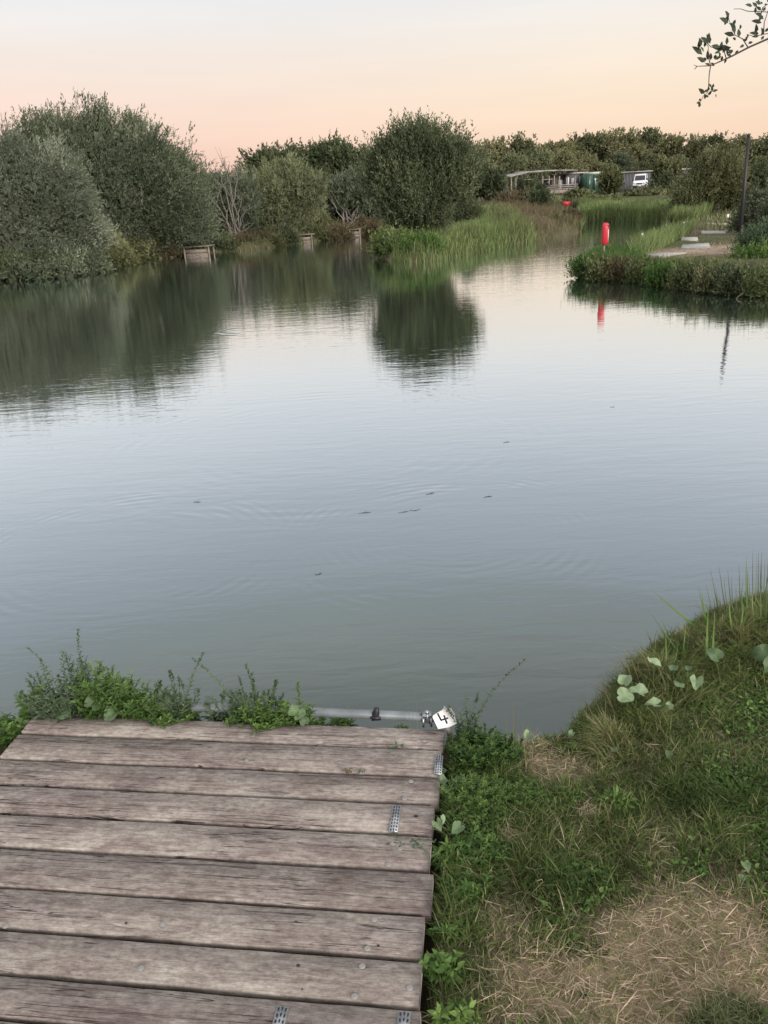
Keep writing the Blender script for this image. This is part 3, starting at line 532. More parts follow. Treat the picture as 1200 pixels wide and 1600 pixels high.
# round leaved plants
def disc_leaf(mb, c, r_, nrm, tint_, cup=.25, heart=True, st=None, foot=None):
    nrm = unit(np.array(nrm, float)); rr_ = np.random.default_rng(int(abs(c[0] * 7919 + c[1] * 104729) * 100) % 99991); a = unit(np.cross(nrm, [rr_.normal(), rr_.normal(), .6])); b_ = np.cross(nrm, a); n = 16; vs = [c]; fold = rr_.uniform(.1, .9); dr = rr_.uniform(.1, .8); wv = rr_.uniform(0, 6, 3)
    for rr in (.5, .8, 1.0):
        for k in range(n):
            t_ = 2 * math.pi * k / n; ta = t_ if t_ < math.pi else t_ - 2 * math.pi; f_ = 1 - (.5 * math.exp(-((abs(ta) - math.pi) / .35) ** 2) if heart else 0) + .16 * math.exp(-(ta / .4) ** 2) + .05 * math.sin(5 * t_ + wv[0])
            u_, w_ = math.cos(t_) * rr * f_, math.sin(t_) * rr * f_ * .92
            vs.append(c + (a * u_ + b_ * w_) * r_ + nrm * r_ * (fold * abs(w_) - dr * u_ * abs(u_) + .13 * rr * math.sin(4 * t_ + wv[1]) + .06 * rr * math.sin(9 * t_ + wv[2])))
    mb.add(vs, [[1 + q * n + k, 1 + q * n + (k + 1) % n, 1 + (q + 1) * n + (k + 1) % n, 1 + (q + 1) * n + k] for q in (0, 1) for k in range(n)], [[0, 1 + (k + 1) % n, 1 + k] for k in range(n)], tint=np.clip(tint_ + np.random.default_rng(3).normal(size=len(vs)) * .05, 0, 1))
    if st is not None:
        if np.linalg.norm(foot - c) > .16: foot = np.array([c[0] + .01, c[1] + .015, min(foot[2], c[2] - .01)])
        mid = (c + foot) / 2 + [0, 0, .01]; t_ = np.linspace(0, 1, 6)[:, None]; st.tube((1 - t_) ** 2 * foot + 2 * t_ * (1 - t_) * mid + t_ ** 2 * (c - nrm * r_ * .05), .0014, 5, cap=False)
def broad(px, py, label, leaves, seed, z=.33):
    base = gz(px, py, z); o = empty('broadleaf_plant', base, label, 'plant', 'broad leaved plants on the banks'); lf = MB(); st = MB(); r_ = np.random.default_rng(seed)
    for (lx, ly, hz, rr, tn, nm) in leaves:
        lf = MB(); st = MB(); c = G(lx, ly, base[2] + hz); disc_leaf(lf, c, rr, nm if nm else (r_.normal() * .3, -.3 + r_.normal() * .2, 1), tn, st=st, foot=base + r_.normal(size=3) * [.01, .01, 0])
        st.build('stalk', M['stem'], o); lf.build('leaf', M['broad'], o, smooth=True)
broad(1000, 1105, 'pale green broad leaved plant with curled leaves on the bank edge', [(978, 1065, .08, .028, .8, (-.5, -.5, 1)), (975, 1088, .06, .032, .85, (-.2, -.6, 1)), (998, 1083, .07, .034, .95, (.1, -.1, 1)), (1022, 1100, .05, .022, .8, (.5, -.4, 1)), (1047, 1102, .045, .016, 1.0, (-.7, -.9, .5)), (1022, 1038, .12, .030, 1.0, (0, .1, 1))], 1)
broad(1075, 1085, 'grey green round leaves on thin stalks above the brown bank hollow', [(1060, 1070, .08, .022, .55, (.2, -.5, 1)), (1088, 1066, .09, .026, .8, (-.1, -.2, 1)), (1052, 1045, .09, .02, .4, None), (1075, 1045, .08, .014, .3, None)], 2)
broad(1120, 1040, 'single mid green heart shaped leaf among the blades on the mound', [(1117, 1024, .10, .030, .35, (0, -.9, .8))], 3, .4)
broad(1205, 1050, 'pair of large mid green round leaves at the right edge', [(1192, 1020, .10, .036, .3, (-.3, -.9, .7)), (1203, 1036, .09, .03, .35, (0, -.9, .8))], 4, .4)
broad(700, 1225, 'grey green crinkled round leaves lying on the platform edge', [(690, 1205, .06, .022, .5, (-.2, -.1, 1)), (688, 1222, .055, .024, .6, (0, -.2, 1)), (699, 1234, .05, .026, .7, (.2, -.3, 1)), (718, 1226, .05, .026, .3, (.2, -.2, 1))], 5)
broad(705, 1300, 'pale folded round leaves over the board end below the first grip strip', [(684, 1288, .05, .017, .6, (-.3, -.3, 1)), (668, 1292, .045, .018, .4, (0, 0, 1)), (690, 1280, .06, .012, .8, (.8, -.2, 1)), (716, 1294, .05, .02, .4, (.2, -.2, 1))], 6)
broad(1095, 1195, 'low pale green bindweed leaves scattered on the bank', [(1045, 1178, .02, .013, .5, None), (960, 1172, .02, .014, .4, None), (1165, 1352, .02, .014, .45, (0, 0, 1)), (1160, 1372, .015, .011, .4, None), (825, 1148, .03, .015, .8, (0, -.2, 1)), (893, 1146, .02, .012, .6, None)], 7)
b0 = fe(130, .0); o = empty('broadleaf_plant', b0, 'large drooping round leaves under the weeds at the left of the platform', 'plant', 'broad leaved plants on the banks'); lf = MB(); st = MB()
for px, dv, z, rr, tn, nm in ((107, -.01, .39, .045, .25, (-.1, -1, .6)), (155, .0, .41, .036, .3, (.1, -.9, .8)), (180, -.01, .37, .030, .35, (.2, -.6, 1)), (80, .02, .38, .03, .2, (-.3, -.8, .7)), (467, .01, .385, .035, .55, (.1, -.5, 1)), (478, .0, .36, .02, .3, (.3, -1, .4))):
    lf = MB(); st = MB(); q = fe(px, dv); q[2] = z; disc_leaf(lf, q, rr, nm, tn, st=st, foot=np.array([q[0], q[1] + .04, .32])); st.build('stalk', M['stem'], o); lf.build('leaf', M['broad'], o, smooth=True)

# sprigs lying on the boards
for i, (px, py, n, L, lb) in enumerate(((618, 1168, 9, .020, 'curled green leaf sprig lying in the gap of the first board'), (428, 1203, 8, .011, 'tiny green sprig growing between the second and third boards'), (565, 1207, 12, .013, 'feathery green sprig lying on the second gap beside a dry seed head'),
                                        (655, 1320, 40, .014, 'loose feathery green sprig spread over the board below the first grip strip'), (617, 1304, 14, .010, 'tiny sprig at the lower end of the first grip strip'))):
    c = G(px, py, .358); o = empty('fallen_sprig', c, lb, 'sprig', 'sprigs on the boards'); b = MB(); r_ = np.random.default_rng(i); w_ = .012 if n < 20 else .03
    leaf_fold(b, c + r_.normal(size=(n, 3)) * [w_, w_ * .5, .002], r_.normal(size=(n, 3)) * [1, .6, .25] + [0, 0, .3], L, L * .4, r_.uniform(.2, .6, n)); b.build('leaves', M['silver'], o)
c = G(544, 1206, .36); o = empty('seed_head', c, 'dry brown seed head lying on the boards beside a feathery sprig', 'seed head'); b = MB(); r_ = np.random.default_rng(5)
leaf_quads(b, c + r_.normal(size=(60, 3)) * [.006, .006, .004], r_.normal(size=(60, 3)) + [0, 0, .6], .009, .003, r_.uniform(.2, .8, 60)); b.build('bristles', M['dry'], o)

# grass of the near bank
def near_pts(n, x0=-.1, x1=2.6, y0=.75, y1=3.6, edge=.0, seed=1):
    r_ = np.random.default_rng(seed); p_ = np.stack([r_.uniform(x0, x1, n), r_.uniform(y0, y1, n)], 1)
    u, v = to_dk(p_[:, 0], p_[:, 1]); ok = (sdist(p_, NEAR) > edge) & ((u > .02) | (v > .01))
    # keep what the frame can plausibly see, plus a margin
    ok &= (p_[:, 1] > .8 + .0 * p_[:, 0]) & (p_[:, 0] < .55 + p_[:, 1] * .75)
    return p_[ok]
pts = near_pts(420000, seed=2); s_ = straw(pts[:, 0], pts[:, 1]); r_ = np.random.default_rng(8)
patch = fbm(pts[:, 0], pts[:, 1], 7, 31) * .5 + .5
keep = r_.uniform(size=len(pts)) < np.clip(1.15 - 1.15 * s_, .06, 1) * np.clip(.45 + .8 * patch, .25, 1); pts = pts[keep]; s_ = s_[keep]; patch = patch[keep]
z = H(pts[:, 0], pts[:, 1]); n = len(pts); hd = r_.uniform(0, 6.28, n); clump = fbm(pts[:, 0], pts[:, 1], 22, 33)
ln = np.stack([np.cos(hd), np.sin(hd), 0 * hd], 1) * r_.uniform(.2, 1.3, n)[:, None] + np.stack([.5 * clump, .4 * fbm(pts[:, 0], pts[:, 1], 18, 34), 0 * clump], 1)
b = MB(); blades(b, np.column_stack([pts, z - .004]), r_.uniform(.018, .060, n) * (1.15 - .5 * s_) * (.7 + .6 * patch) * (.65 + .75 * np.clip(fbm(pts[:, 0], pts[:, 1], 26, 61) + .3, 0, 1.2)), ln, r_.uniform(.0020, .0042, n), np.clip(.12 + .35 * s_ + .16 * clump + r_.normal(size=n) * .12 + (r_.uniform(size=n) < .07 + .35 * s_) * .45, 0, 1), 2)
tag(b.build('grass', M['grass']), 'short mixed green and dry grass covering the near bank', 'grass', kind='stuff')
# clover, plantain and other small leaves
pts = near_pts(260000, seed=4); s_ = straw(pts[:, 0], pts[:, 1]); lv = fbm(pts[:, 0], pts[:, 1], 6, 41); keep = r_.uniform(size=len(pts)) < np.clip(.9 - 2.0 * s_ + .9 * lv, .0, .8); pts = pts[keep]; n = len(pts); z = H(pts[:, 0], pts[:, 1])
b = MB(); hd = r_.uniform(0, 6.28, n); L = r_.uniform(.008, .024, n)
leaf_fold(b, np.column_stack([pts, z + r_.uniform(.002, .022, n)]), np.stack([np.cos(hd), np.sin(hd), r_.uniform(-.1, .8, n)], 1), L, L * r_.uniform(.22, .6, n), np.clip(.42 + .25 * lv[keep] + r_.normal(size=n) * .2, 0, 1))
tag(b.build('ground_cover', M['weed']), 'small weed leaves growing through the near bank grass', 'ground cover', kind='stuff')
# fallen straw
pts = near_pts(330000, seed=6); s_ = straw(pts[:, 0], pts[:, 1]); keep = r_.uniform(size=len(pts)) < np.clip((s_ - .30) * 1.25, .025, .85); pts = pts[keep]; n = len(pts); z = H(pts[:, 0], pts[:, 1]); s_ = s_[keep]
b = MB(); hd = r_.uniform(0, 6.28, n); L = r_.uniform(.012, .055, n) * r_.choice([1, 1, 1, 1.7], n); d = np.stack([np.cos(hd), np.sin(hd), r_.normal(size=n) * .18], 1)
leaf_quads(b, np.column_stack([pts, z + r_.uniform(.001, .014, n)]), d, L, r_.uniform(.0012, .0030, n), np.clip(.80 + r_.normal(size=n) * .17, .35, 1))
tag(b.build('dry_straw', M['grass']), 'pale dry straw and cut grass lying on the bank', 'straw', kind='stuff')
# long overhanging grass on the mounds at the water's edge
pts = []; 
for (cx, cy), rr, hh in zip(HUM, HUMR, HUMH): k = int(3800 * rr / .12); pts.append(np.array([cx, cy]) + r_.normal(size=(k, 2)) * rr * .75)
pts.append(np.array([HUM[3][0], HUM[3][1]]) + r_.normal(size=(3000, 2)) * [.25, .16])
pts = np.concatenate(pts); pts = pts[sdist(pts, NEAR) > -.02]; n = len(pts); z = H(pts[:, 0], pts[:, 1]); cl = fbm(pts[:, 0], pts[:, 1], 9, 44); cl2 = fbm(pts[:, 0], pts[:, 1], 15, 45)
ln = np.stack([.8 * cl + r_.normal(size=n) * .4, -.3 + .6 * cl2 + r_.normal(size=n) * .4, 0 * cl], 1) * 1.1
b = MB(); blades(b, np.column_stack([pts, z - .005]), r_.uniform(.03, .085, n) * (.6 + 1.0 * np.clip(fbm(pts[:, 0], pts[:, 1], 30, 47) + .4, 0, 1.3)), ln, r_.uniform(.0018, .0040, n), np.clip(.50 + .20 * cl2 + r_.normal(size=n) * .14, .1, 1), 4)
tag(b.build('mound_grass', M['grass']), 'long yellow green grass hanging over the mounds at the water edge', 'grass', kind='stuff')
pts = near_pts(60000, seed=16); sd2 = sdist(pts, NEAR); pts = pts[(sd2 < .07) & (pts[:, 0] > .3)]; n = len(pts); z = H(pts[:, 0], pts[:, 1])
ln = r_.normal(size=(n, 3)) * [.5, .5, 0] + [-.3, .3, 0]; b = MB(); blades(b, np.column_stack([pts, z - .005]), r_.uniform(.02, .06, n) * (.6 + 1.1 * np.clip(fbm(pts[:, 0], pts[:, 1], 26, 48) + .35, 0, 1.3)), ln, r_.uniform(.0015, .003, n), np.clip(.68 + r_.normal(size=n) * .2, .2, 1), 3)
tag(b.build('bank_edge_grass', M['grass']), 'pale dry grass along the lip of the near bank', 'grass', kind='stuff')
# sedge and flag blades standing on the mound
def blade_tuft(name, label, cat, specs, mt, width, group):
    g0_ = gz(specs[0][0], specs[0][1], .42); o = empty(name, g0_, label, cat, group)
    for (x0, y0, x1, y1, bend_) in specs:
        base = gz(x0, y0, .42); D_ = np.dot(base - [0, 0, HC], _f); d = ray(x1, y1); top = d * (D_ / F) + [0, 0, HC]; top = base + (top - base) * (1.18 if 'sedge' in name or width > .008 else 1.0)
        t_ = np.linspace(0, 1, 8)[:, None]; mid = (base + top) / 2 + np.array([bend_, 0, abs(bend_) * .3]); c = (1 - t_) ** 2 * base + 2 * t_ * (1 - t_) * mid + t_ ** 2 * top
        s_ = unit(np.cross(top - base, _f)) * width / 2; w_ = np.sqrt(np.clip(1.02 - t_, 0, 1)) * np.array([.75, .9, 1, 1, 1, .9, .75, .3])[:, None]
        nn = np.array([0, -1, .2]) * width * .18; k = 8
        v = np.concatenate([c - s_ * w_, c + nn * w_, c + s_ * w_]); b = MB(); b.add(v, [[i, i + 1, k + i + 1, k + i] for i in range(k - 1)] + [[k + i, k + i + 1, 2 * k + i + 1, 2 * k + i] for i in range(k - 1)], tint=rng.uniform(.3, .7)); b.build('blade', M[mt], o)
    return o
blade_tuft('flag_plant', 'stout dark green flag leaf rising alone on the mound by the right edge', 'flag plant', [(1170, 965, 1167, 884, -.01), (1165, 965, 1160, 935, -.01)], 'weed', .009, 'flag plants on the mound')
blade_tuft('flag_plant', 'cluster of broad green flag leaves at the right frame edge on the mound', 'flag plant', [(1190, 968, 1188, 925, 0), (1196, 970, 1199, 915, .01), (1183, 972, 1176, 930, -.01), (1202, 972, 1208, 905, 0), (1150, 985, 1140, 945, -.01), (1155, 985, 1160, 950, .01)], 'weed', .009, 'flag plants on the mound')
blade_tuft('flag_plant', 'two short cut flag leaves with one bent back on the mound', 'flag plant', [(1107, 1014, 1106, 962, .0), (1116, 1014, 1116, 972, .0), (1110, 965, 1098, 932, -.004), (1106, 966, 1030, 932, .0)], 'weed', .011, 'flag plants on the mound')
blade_tuft('flag_plant', 'small bent flag leaves at the left end of the mound', 'flag plant', [(1044, 1020, 1040, 975, 0), (1052, 1018, 1060, 1002, .01), (1070, 1000, 1072, 972, .0), (1078, 996, 1012, 952, .0)], 'weed', .006, 'flag plants on the mound')
sp = [(1112, 960, 1093, 925, 0), (1122, 958, 1105, 922, 0), (1130, 956, 1112, 900, 0), (1140, 955, 1125, 898, 0), (1142, 952, 1132, 912, 0), (1150, 950, 1143, 910, 0), (1158, 948, 1160, 915, 0), (1180, 944, 1176, 876, 0), (1184, 944, 1182, 880, 0), (1188, 942, 1185, 876, 0), (1192, 942, 1190, 874, 0), (1196, 942, 1195, 884, 0), (1190, 942, 1203, 890, 0), (1178, 945, 1170, 905, 0), (1148, 952, 1138, 902, 0), (1162, 948, 1155, 895, 0), (1172, 945, 1168, 900, 0), (1199, 942, 1200, 878, 0), (1194, 942, 1188, 890, 0), (1155, 950, 1150, 920, 0), (1135, 955, 1118, 920, 0), (1128, 957, 1120, 930, 0)]
blade_tuft('sedge_tuft', 'fan of thin grey green sedge needles along the top of the mound', 'sedge', sp, 'dark', .0062, 'sedge on the mound')
blade_tuft('sedge_tuft', 'few dark stray grass stems leaning over the water below the mound', 'sedge', [(970, 1085, 938, 1063, 0), (945, 1102, 912, 1087, 0), (950, 1092, 946, 1095, 0), (995, 1035, 975, 1020, 0), (1022, 1030, 1002, 1014, 0), (1005, 1035, 985, 1022, 0)], 'dry', .004, 'sedge on the mound')
blade_tuft('sedge_tuft', 'thin brown upright stalks on the bank right of the platform', 'sedge', [(803, 1150, 802, 1105, 0), (796, 1150, 790, 1118, 0), (808, 1152, 806, 1118, 0), (823, 1148, 817, 1135, 0)], 'dry', .003, 'sedge on the mound')
blade_tuft('sedge_tuft', 'three thin green stems standing behind the pipe near the clamp', 'sedge', [(650, 1135, 636, 1098, 0), (655, 1135, 650, 1096, 0), (640, 1135, 645, 1105, 0)], 'silver', .002, 'sedge on the mound')
# longer straws lying about
o = None
for i, (x0, y0, x1, y1) in enumerate(((785, 1350, 812, 1395), (812, 1255, 820, 1310), (1125, 1290, 1195, 1287), (772, 1290, 800, 1292), (800, 1200, 850, 1211), (715, 1310, 735, 1285))):
    a = gz(x0, y0); c = gz(x1, y1); a[2] += .02; c[2] += .03; mid = (a + c) / 2 + [0, 0, .02]; b = MB(); b.tube([a, mid, c], [.0013, .0012, .0007], 5)
    tag(b.build('straw_stalk', M['dry'], origin=a), 'long pale straw stalk lying loose on the near bank grass', 'straw stalk', 'loose straw stalks')
c = gz(912, 1552); o = empty('burr', c, 'small black spiky burr lying on the straw patch at the bottom', 'burr'); b = MB(); leaf_quads(b, c + r_.normal(size=(70, 3)) * .003 + [0, 0, .006], r_.normal(size=(70, 3)) + [0, 0, .2], .010, .0035, .3); b.build('spikes', M['black'], o)

# floating twigs on the water
for x, y, L, lb in ((791, 691, .09, 'dark floating twig right of centre, farthest out on the open water'), (672, 771, .10, 'small floating twig left of the other one at mid pond'), (763, 776, .10, 'small dark floating twig right of mid pond'), (640, 798, .22, 'long thin floating reed stem in mid pond'), (570, 801, .12, 'short pale floating reed stem left of the long one'),
                    (308, 784, .07, 'small dark twig floating in the left half of the pond'), (497, 897, .06, 'faint little twig floating nearer the platform'), (957, 636, .08, 'faint floating twig on the right side of the pond'), (983, 1028, .05, 'small dark floating leaf close to the right bank')):
    c = G(x, y, .002); L = L * .75; b = MB(); k = 5; q = c + np.linspace(-.5, .5, k)[:, None] * np.array([L, L * .25, 0]) + rng.normal(size=(k, 3)) * [0, .006, .0015]; b.tube(q, [.0008, .0018, .0022, .0018, .0006], 5)
    q2 = [q[2], q[2] + [.01, .012, .004], q[2] + [.02, .03, .005]]; b.tube(q2, [.0014, .001, .0006], 4)
    tag(b.build('floating_twig', M['twig'], origin=c), lb, 'twig', 'twigs floating on the pond')
# ------------------------------------------------------------------ trees
def lobes_px(L, D, depth=1.0):             # (photo x, photo y, half width px, half height px[, extra distance])
    out = []
    for q in L:
        d_ = D + (q[4] if len(q) > 4 else 0); c = P(q[0], q[1], d_); s_ = PXM * d_; out.append([c[0], c[1], c[2], q[2] * s_, q[2] * s_ * depth, q[3] * s_ * .857])
    return np.array(out)
def crown(mb, lobes, nt_, per, leaf, twig=.4, up=.5, wind=(0, 0, 0), clumps=60, csig=.32, zmin=.1, shoots=0, shoot=.8, seed=0, spread=.42, tvar=.17, fill=.16):
    r_ = np.random.default_rng(seed); lobes = lobes.copy(); lobes[:, 3:] = np.maximum(lobes[:, 3:] - twig * .45, lobes[:, 3:] * .5); w_ = lobes[:, 3] * lobes[:, 5]; w_ = w_ / w_.sum()
    def surf(n, lo, hi):
        k = r_.choice(len(lobes), n, p=w_); d = unit(r_.normal(size=(n, 3))); rr = r_.uniform(lo, hi, n)[:, None]
        p_ = lobes[k, :3] + d * lobes[k, 3:] * rr
        # reject what is deep inside another lobe
        deep = np.zeros(n, bool)
        for j in range(len(lobes)): deep |= (np.sum(((p_ - lobes[j, :3]) / lobes[j, 3:]) ** 2, 1) < (lo * .8) ** 2)
        return p_[~deep], unit(d / lobes[k, 3:])[~deep]
    cc, cn = surf(clumps * 3, .80, 1.02); cc = cc[:clumps]; cn = cn[:clumps]; ct = r_.normal(size=len(cc)) * tvar; cs = csig * r_.uniform(.6, 1.5, len(cc))
    n1 = int(nt_ * .62); k = r_.integers(0, len(cc), n1); p1 = cc[k] + np.clip(r_.normal(size=(n1, 3)), -1.7, 1.7) * cs[k][:, None]; o1 = cn[k]; t1 = ct[k]
    p2, o2 = surf(int(nt_ * .5), .6, .97); t2 = np.zeros(len(p2))
    p_ = np.concatenate([p1, p2]); o_ = np.concatenate([o1, o2]); t_ = np.concatenate([t1, t2]); n = len(p_)
    d = unit(o_ * .6 + np.array([0, 0, up]) + np.array(wind) + r_.normal(size=(n, 3)) * .35); L = twig * r_.uniform(.6, 1.3, n)
    if shoots:
        k = r_.choice(len(p_), shoots); kk = k[o_[k][:, 2] > .25]; kk = kk[np.argsort(-p_[kk, 2])][:max(1, int(len(kk) * .8))]; p_ = np.concatenate([p_, p_[kk]]); sd3 = unit(np.array([0, 0, 1.]) + o_[kk] * .35 + np.array(wind) + r_.normal(size=(len(kk), 3)) * .15)
        Ls_ = shoot * r_.uniform(.3, .85, len(kk)); p_ = np.concatenate([p_, p_[-len(kk):]]); d = np.concatenate([d, sd3, sd3]); L = np.concatenate([L, Ls_, Ls_]); t_ = np.concatenate([t_, t_[kk], t_[kk]]); n = len(p_)
    tt = r_.uniform(0, 1, (n, per)); pos = (p_[:, None] + d[:, None] * (tt * L[:, None])[..., None]).reshape(-1, 3) + r_.normal(size=(n * per, 3)) * twig * .05
    ld = np.repeat(d, per, 0) + r_.normal(size=(n * per, 3)) * spread
    ti = np.clip(np.repeat(.42 + t_, per) + r_.normal(size=n * per) * .10, 0, 1); sc_ = r_.uniform(.7, 1.25, n * per)
    ok = pos[:, 2] > zmin
    leaf_quads(mb, pos[ok], ld[ok], (leaf[0] * sc_)[ok], (leaf[1] * sc_)[ok], ti[ok])
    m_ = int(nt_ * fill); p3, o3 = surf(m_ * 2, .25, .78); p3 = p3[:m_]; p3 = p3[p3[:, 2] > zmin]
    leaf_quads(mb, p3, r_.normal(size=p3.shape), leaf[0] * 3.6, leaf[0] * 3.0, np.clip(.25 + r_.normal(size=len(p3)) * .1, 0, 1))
def limbs(mb, base, lobes, n, r0, seed=0, spread=.25, sub=3, reach=.8):
    r_ = np.random.default_rng(seed)
    for i in range(n):
        lb = lobes[r_.integers(len(lobes))]; end = lb[:3] + unit(r_.normal(size=3) + [0, 0, .4]) * lb[3:] * reach; b0 = base + r_.normal(size=3) * [spread, spread, 0]
        t_ = np.linspace(0, 1, 8)[:, None]; mid = b0 * .55 + end * .45 + [0, 0, .18 * (end[2] - b0[2])] + r_.normal(size=3) * .25 * [1, 1, .4]
        c = (1 - t_) ** 2 * b0 + 2 * t_ * (1 - t_) * mid + t_ ** 2 * end + r_.normal(size=(8, 3)) * .03; mb.tube(c, np.linspace(r0, r0 * .18, 8) * r_.uniform(.6, 1), 6, cap=False)
        for j in range(sub):
            k = r_.integers(3, 7); e2 = c[k] + unit(r_.normal(size=3) + (end - b0) * .3 + [0, 0, .5]) * r_.uniform(.25, .6) * min(lb[3], lb[5]); m2 = (c[k] + e2) / 2 + r_.normal(size=3) * .08
            mb.tube([c[k], m2, e2], [r0 * .3, r0 * .2, r0 * .06], 5, cap=False)
def tree(name, label, cat, base, L, D, nt_, per, leaf, mt, bark='bark', r0=.12, nl=6, depth=1.0, group=None, seed=0, reach=.8, **kw):
    lob = lobes_px(L, D, depth); base = np.asarray(base, float); base[2] = float(H(base[0], base[1])); o = empty(name, base, label, cat, group)
    tb = MB(); limbs(tb, base - [0, 0, .15], lob, nl, r0, seed, reach=reach); tb.build('trunk', M[bark], o, smooth=True)
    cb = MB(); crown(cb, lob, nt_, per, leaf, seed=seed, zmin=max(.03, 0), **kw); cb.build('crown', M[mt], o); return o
WL = (.13, .030)
LB = 'trees on the left bank'
tree('willow_tree', 'rounded grey green willow at the far left, nearest tree of the left bank', 'tree', P(70, 420, 31.8), [(20, 290, 78, 82), (85, 308, 64, 86), (50, 365, 84, 60), (120, 350, 34, 60), (110, 400, 50, 32), (30, 405, 70, 22), (-50, 300, 80, 110), (-40, 400, 80, 40)], 32.5, 15000, 9, WL, 'silverwillow', group=LB, seed=1, wind=(.45, 0, .1), up=.35, clumps=120, csig=.28, shoots=900, shoot=.45, depth=.8)
tree('willow_tree', 'great dome shaped willow, the largest tree on the left bank', 'tree', P(235, 385, 41.0), [(95, 256, 80, 66), (160, 258, 95, 78), (225, 285, 85, 80), (255, 320, 70, 72), (285, 330, 38, 60), (150, 320, 110, 75), (60, 260, 50, 60), (200, 350, 60, 45), (30, 235, 30, 30)], 40, 25000, 9, (.15, .035), 'willow', group=LB, seed=2, wind=(.35, 0, .2), up=.55, clumps=190, csig=.38, shoots=2600, shoot=.75, depth=.8, r0=.16, nl=9)
tree('willow_shrub', 'light olive willow shrub at the water between the two big willows', 'shrub', P(160, 405, 36.6), [(160, 385, 26, 32), (182, 402, 14, 18), (140, 400, 22, 26)], 36.6, 2200, 8, (.16, .03), 'pale', group=LB, seed=3, up=.9, clumps=30, csig=.16, shoots=300, shoot=.5, r0=.03)
tree('bank_shrub', 'olive brown shrub with a pale crooked trunk under the great dome willow', 'shrub', P(236, 385, 40.0), [(212, 372, 18, 22), (250, 372, 20, 24), (232, 350, 18, 18)], 40.0, 1500, 8, (.14, .04), 'olive', 'palebark', group=LB, seed=4, up=.6, clumps=24, csig=.2, r0=.07, nl=5, reach=1.1)
tree('bank_shrub', 'brown autumn tinted shrub right above the far left jetty', 'shrub', P(275, 388, 41.2), [(272, 380, 19, 17), (262, 365, 12, 12)], 41.2, 1300, 8, (.12, .045), 'dry', group=LB, seed=5, up=.5, clumps=20, csig=.16, r0=.03)
tree('willow_tree', 'grey green willow behind the bare branched shrub', 'tree', P(350, 378, 46.5), [(345, 310, 36, 44), (375, 325, 34, 48), (335, 350, 34, 38), (370, 365, 34, 26), (318, 330, 22, 60)], 46.5, 6500, 8, (.17, .035), 'willow', group=LB, seed=6, up=.8, clumps=60, csig=.3, shoots=700, shoot=.7, r0=.08)
tree('willow_tree', 'pale sage willow left of the second jetty', 'tree', P(440, 378, 48.5), [(430, 305, 34, 48), (465, 300, 36, 40), (415, 345, 30, 40), (455, 345, 30, 34), (490, 300, 18, 24), (440, 270, 20, 20)], 48.5, 7000, 8, (.18, .035), 'pale', group=LB, seed=7, up=.9, wind=(.1, 0, 0), clumps=60, csig=.28, shoots=800, shoot=.7, r0=.07, nl=8, reach=.7)
tree('round_shrub', 'round dark olive bush between the second and third jetties', 'shrub', P(494, 365, 50.5), [(494, 356, 28, 19), (476, 362, 16, 12), (520, 360, 12, 12)], 50.5, 1900, 8, (.13, .05), 'olive', group=LB, seed=8, up=.4, clumps=24, csig=.2, r0=.04)
tree('broadleaf_tree', 'dark green tree standing behind the pale sage willow', 'tree', P(430, 350, 60), [(420, 262, 32, 26), (455, 265, 36, 30), (490, 272, 34, 36), (440, 310, 60, 50), (400, 275, 16, 22)], 60, 8500, 7, (.20, .08), 'dark', group=LB, seed=9, up=.3, clumps=90, csig=.35, shoots=400, shoot=.7, r0=.15)
tree('broadleaf_tree', 'dark green tree with feathery top left of the island tree', 'tree', P(530, 350, 60), [(510, 245, 24, 24), (540, 265, 34, 34), (575, 275, 30, 40), (545, 310, 50, 55), (505, 300, 34, 50), (590, 320, 30, 50)], 59, 9500, 7, (.20, .08), 'dark', group=LB, seed=10, up=.8, clumps=100, csig=.35, shoots=900, shoot=1.1, r0=.15)
tree('leaning_willow', 'grey willow with leaning pale trunks beside the third jetty', 'tree', P(543, 362, 53.5), [(560, 300, 34, 30), (525, 305, 26, 28), (590, 310, 24, 34), (575, 335, 20, 18)], 54, 4200, 8, (.18, .05), 'willow', 'palebark', group=LB, seed=11, up=.6, clumps=50, csig=.3, shoots=400, shoot=.7, r0=.12, nl=8, reach=.9)
tree('hedge_shrub', 'dark undergrowth shrub between the dome willow and the grey willow', 'shrub', P(300, 375, 45.5), [(295, 355, 30, 30), (270, 350, 20, 26)], 45.5, 2200, 8, (.17, .06), 'dark', group=LB, seed=12, clumps=24, csig=.3, r0=.04)
tree('broadleaf_tree', 'dark tree filling the gap behind the bare branched shrub', 'tree', P(380, 360, 58), [(385, 320, 38, 50), (350, 340, 40, 40), (320, 340, 30, 40)], 58, 4500, 7, (.20, .08), 'dark', group=LB, seed=13, clumps=50, csig=.35, r0=.1)
for i, (px, py, D_, lb) in enumerate(((585, 352, 56, 'bright yellow green shrub seen under the left side of the island tree'), (530, 366, 52.8, 'yellowish dry shrub between the round bush and the third jetty'), (402, 372, 47.5, 'low olive shrub left of the second jetty'))):
    tree('low_shrub', lb, 'shrub', P(px, py + 10, D_), [(px, py, 20, 13), (px + 14, py + 3, 12, 10)], D_, 1100, 8, (.14, .045), ('reed', 'dry', 'olive')[i], group=LB, seed=20 + i, clumps=16, csig=.16, up=.8, r0=.03)
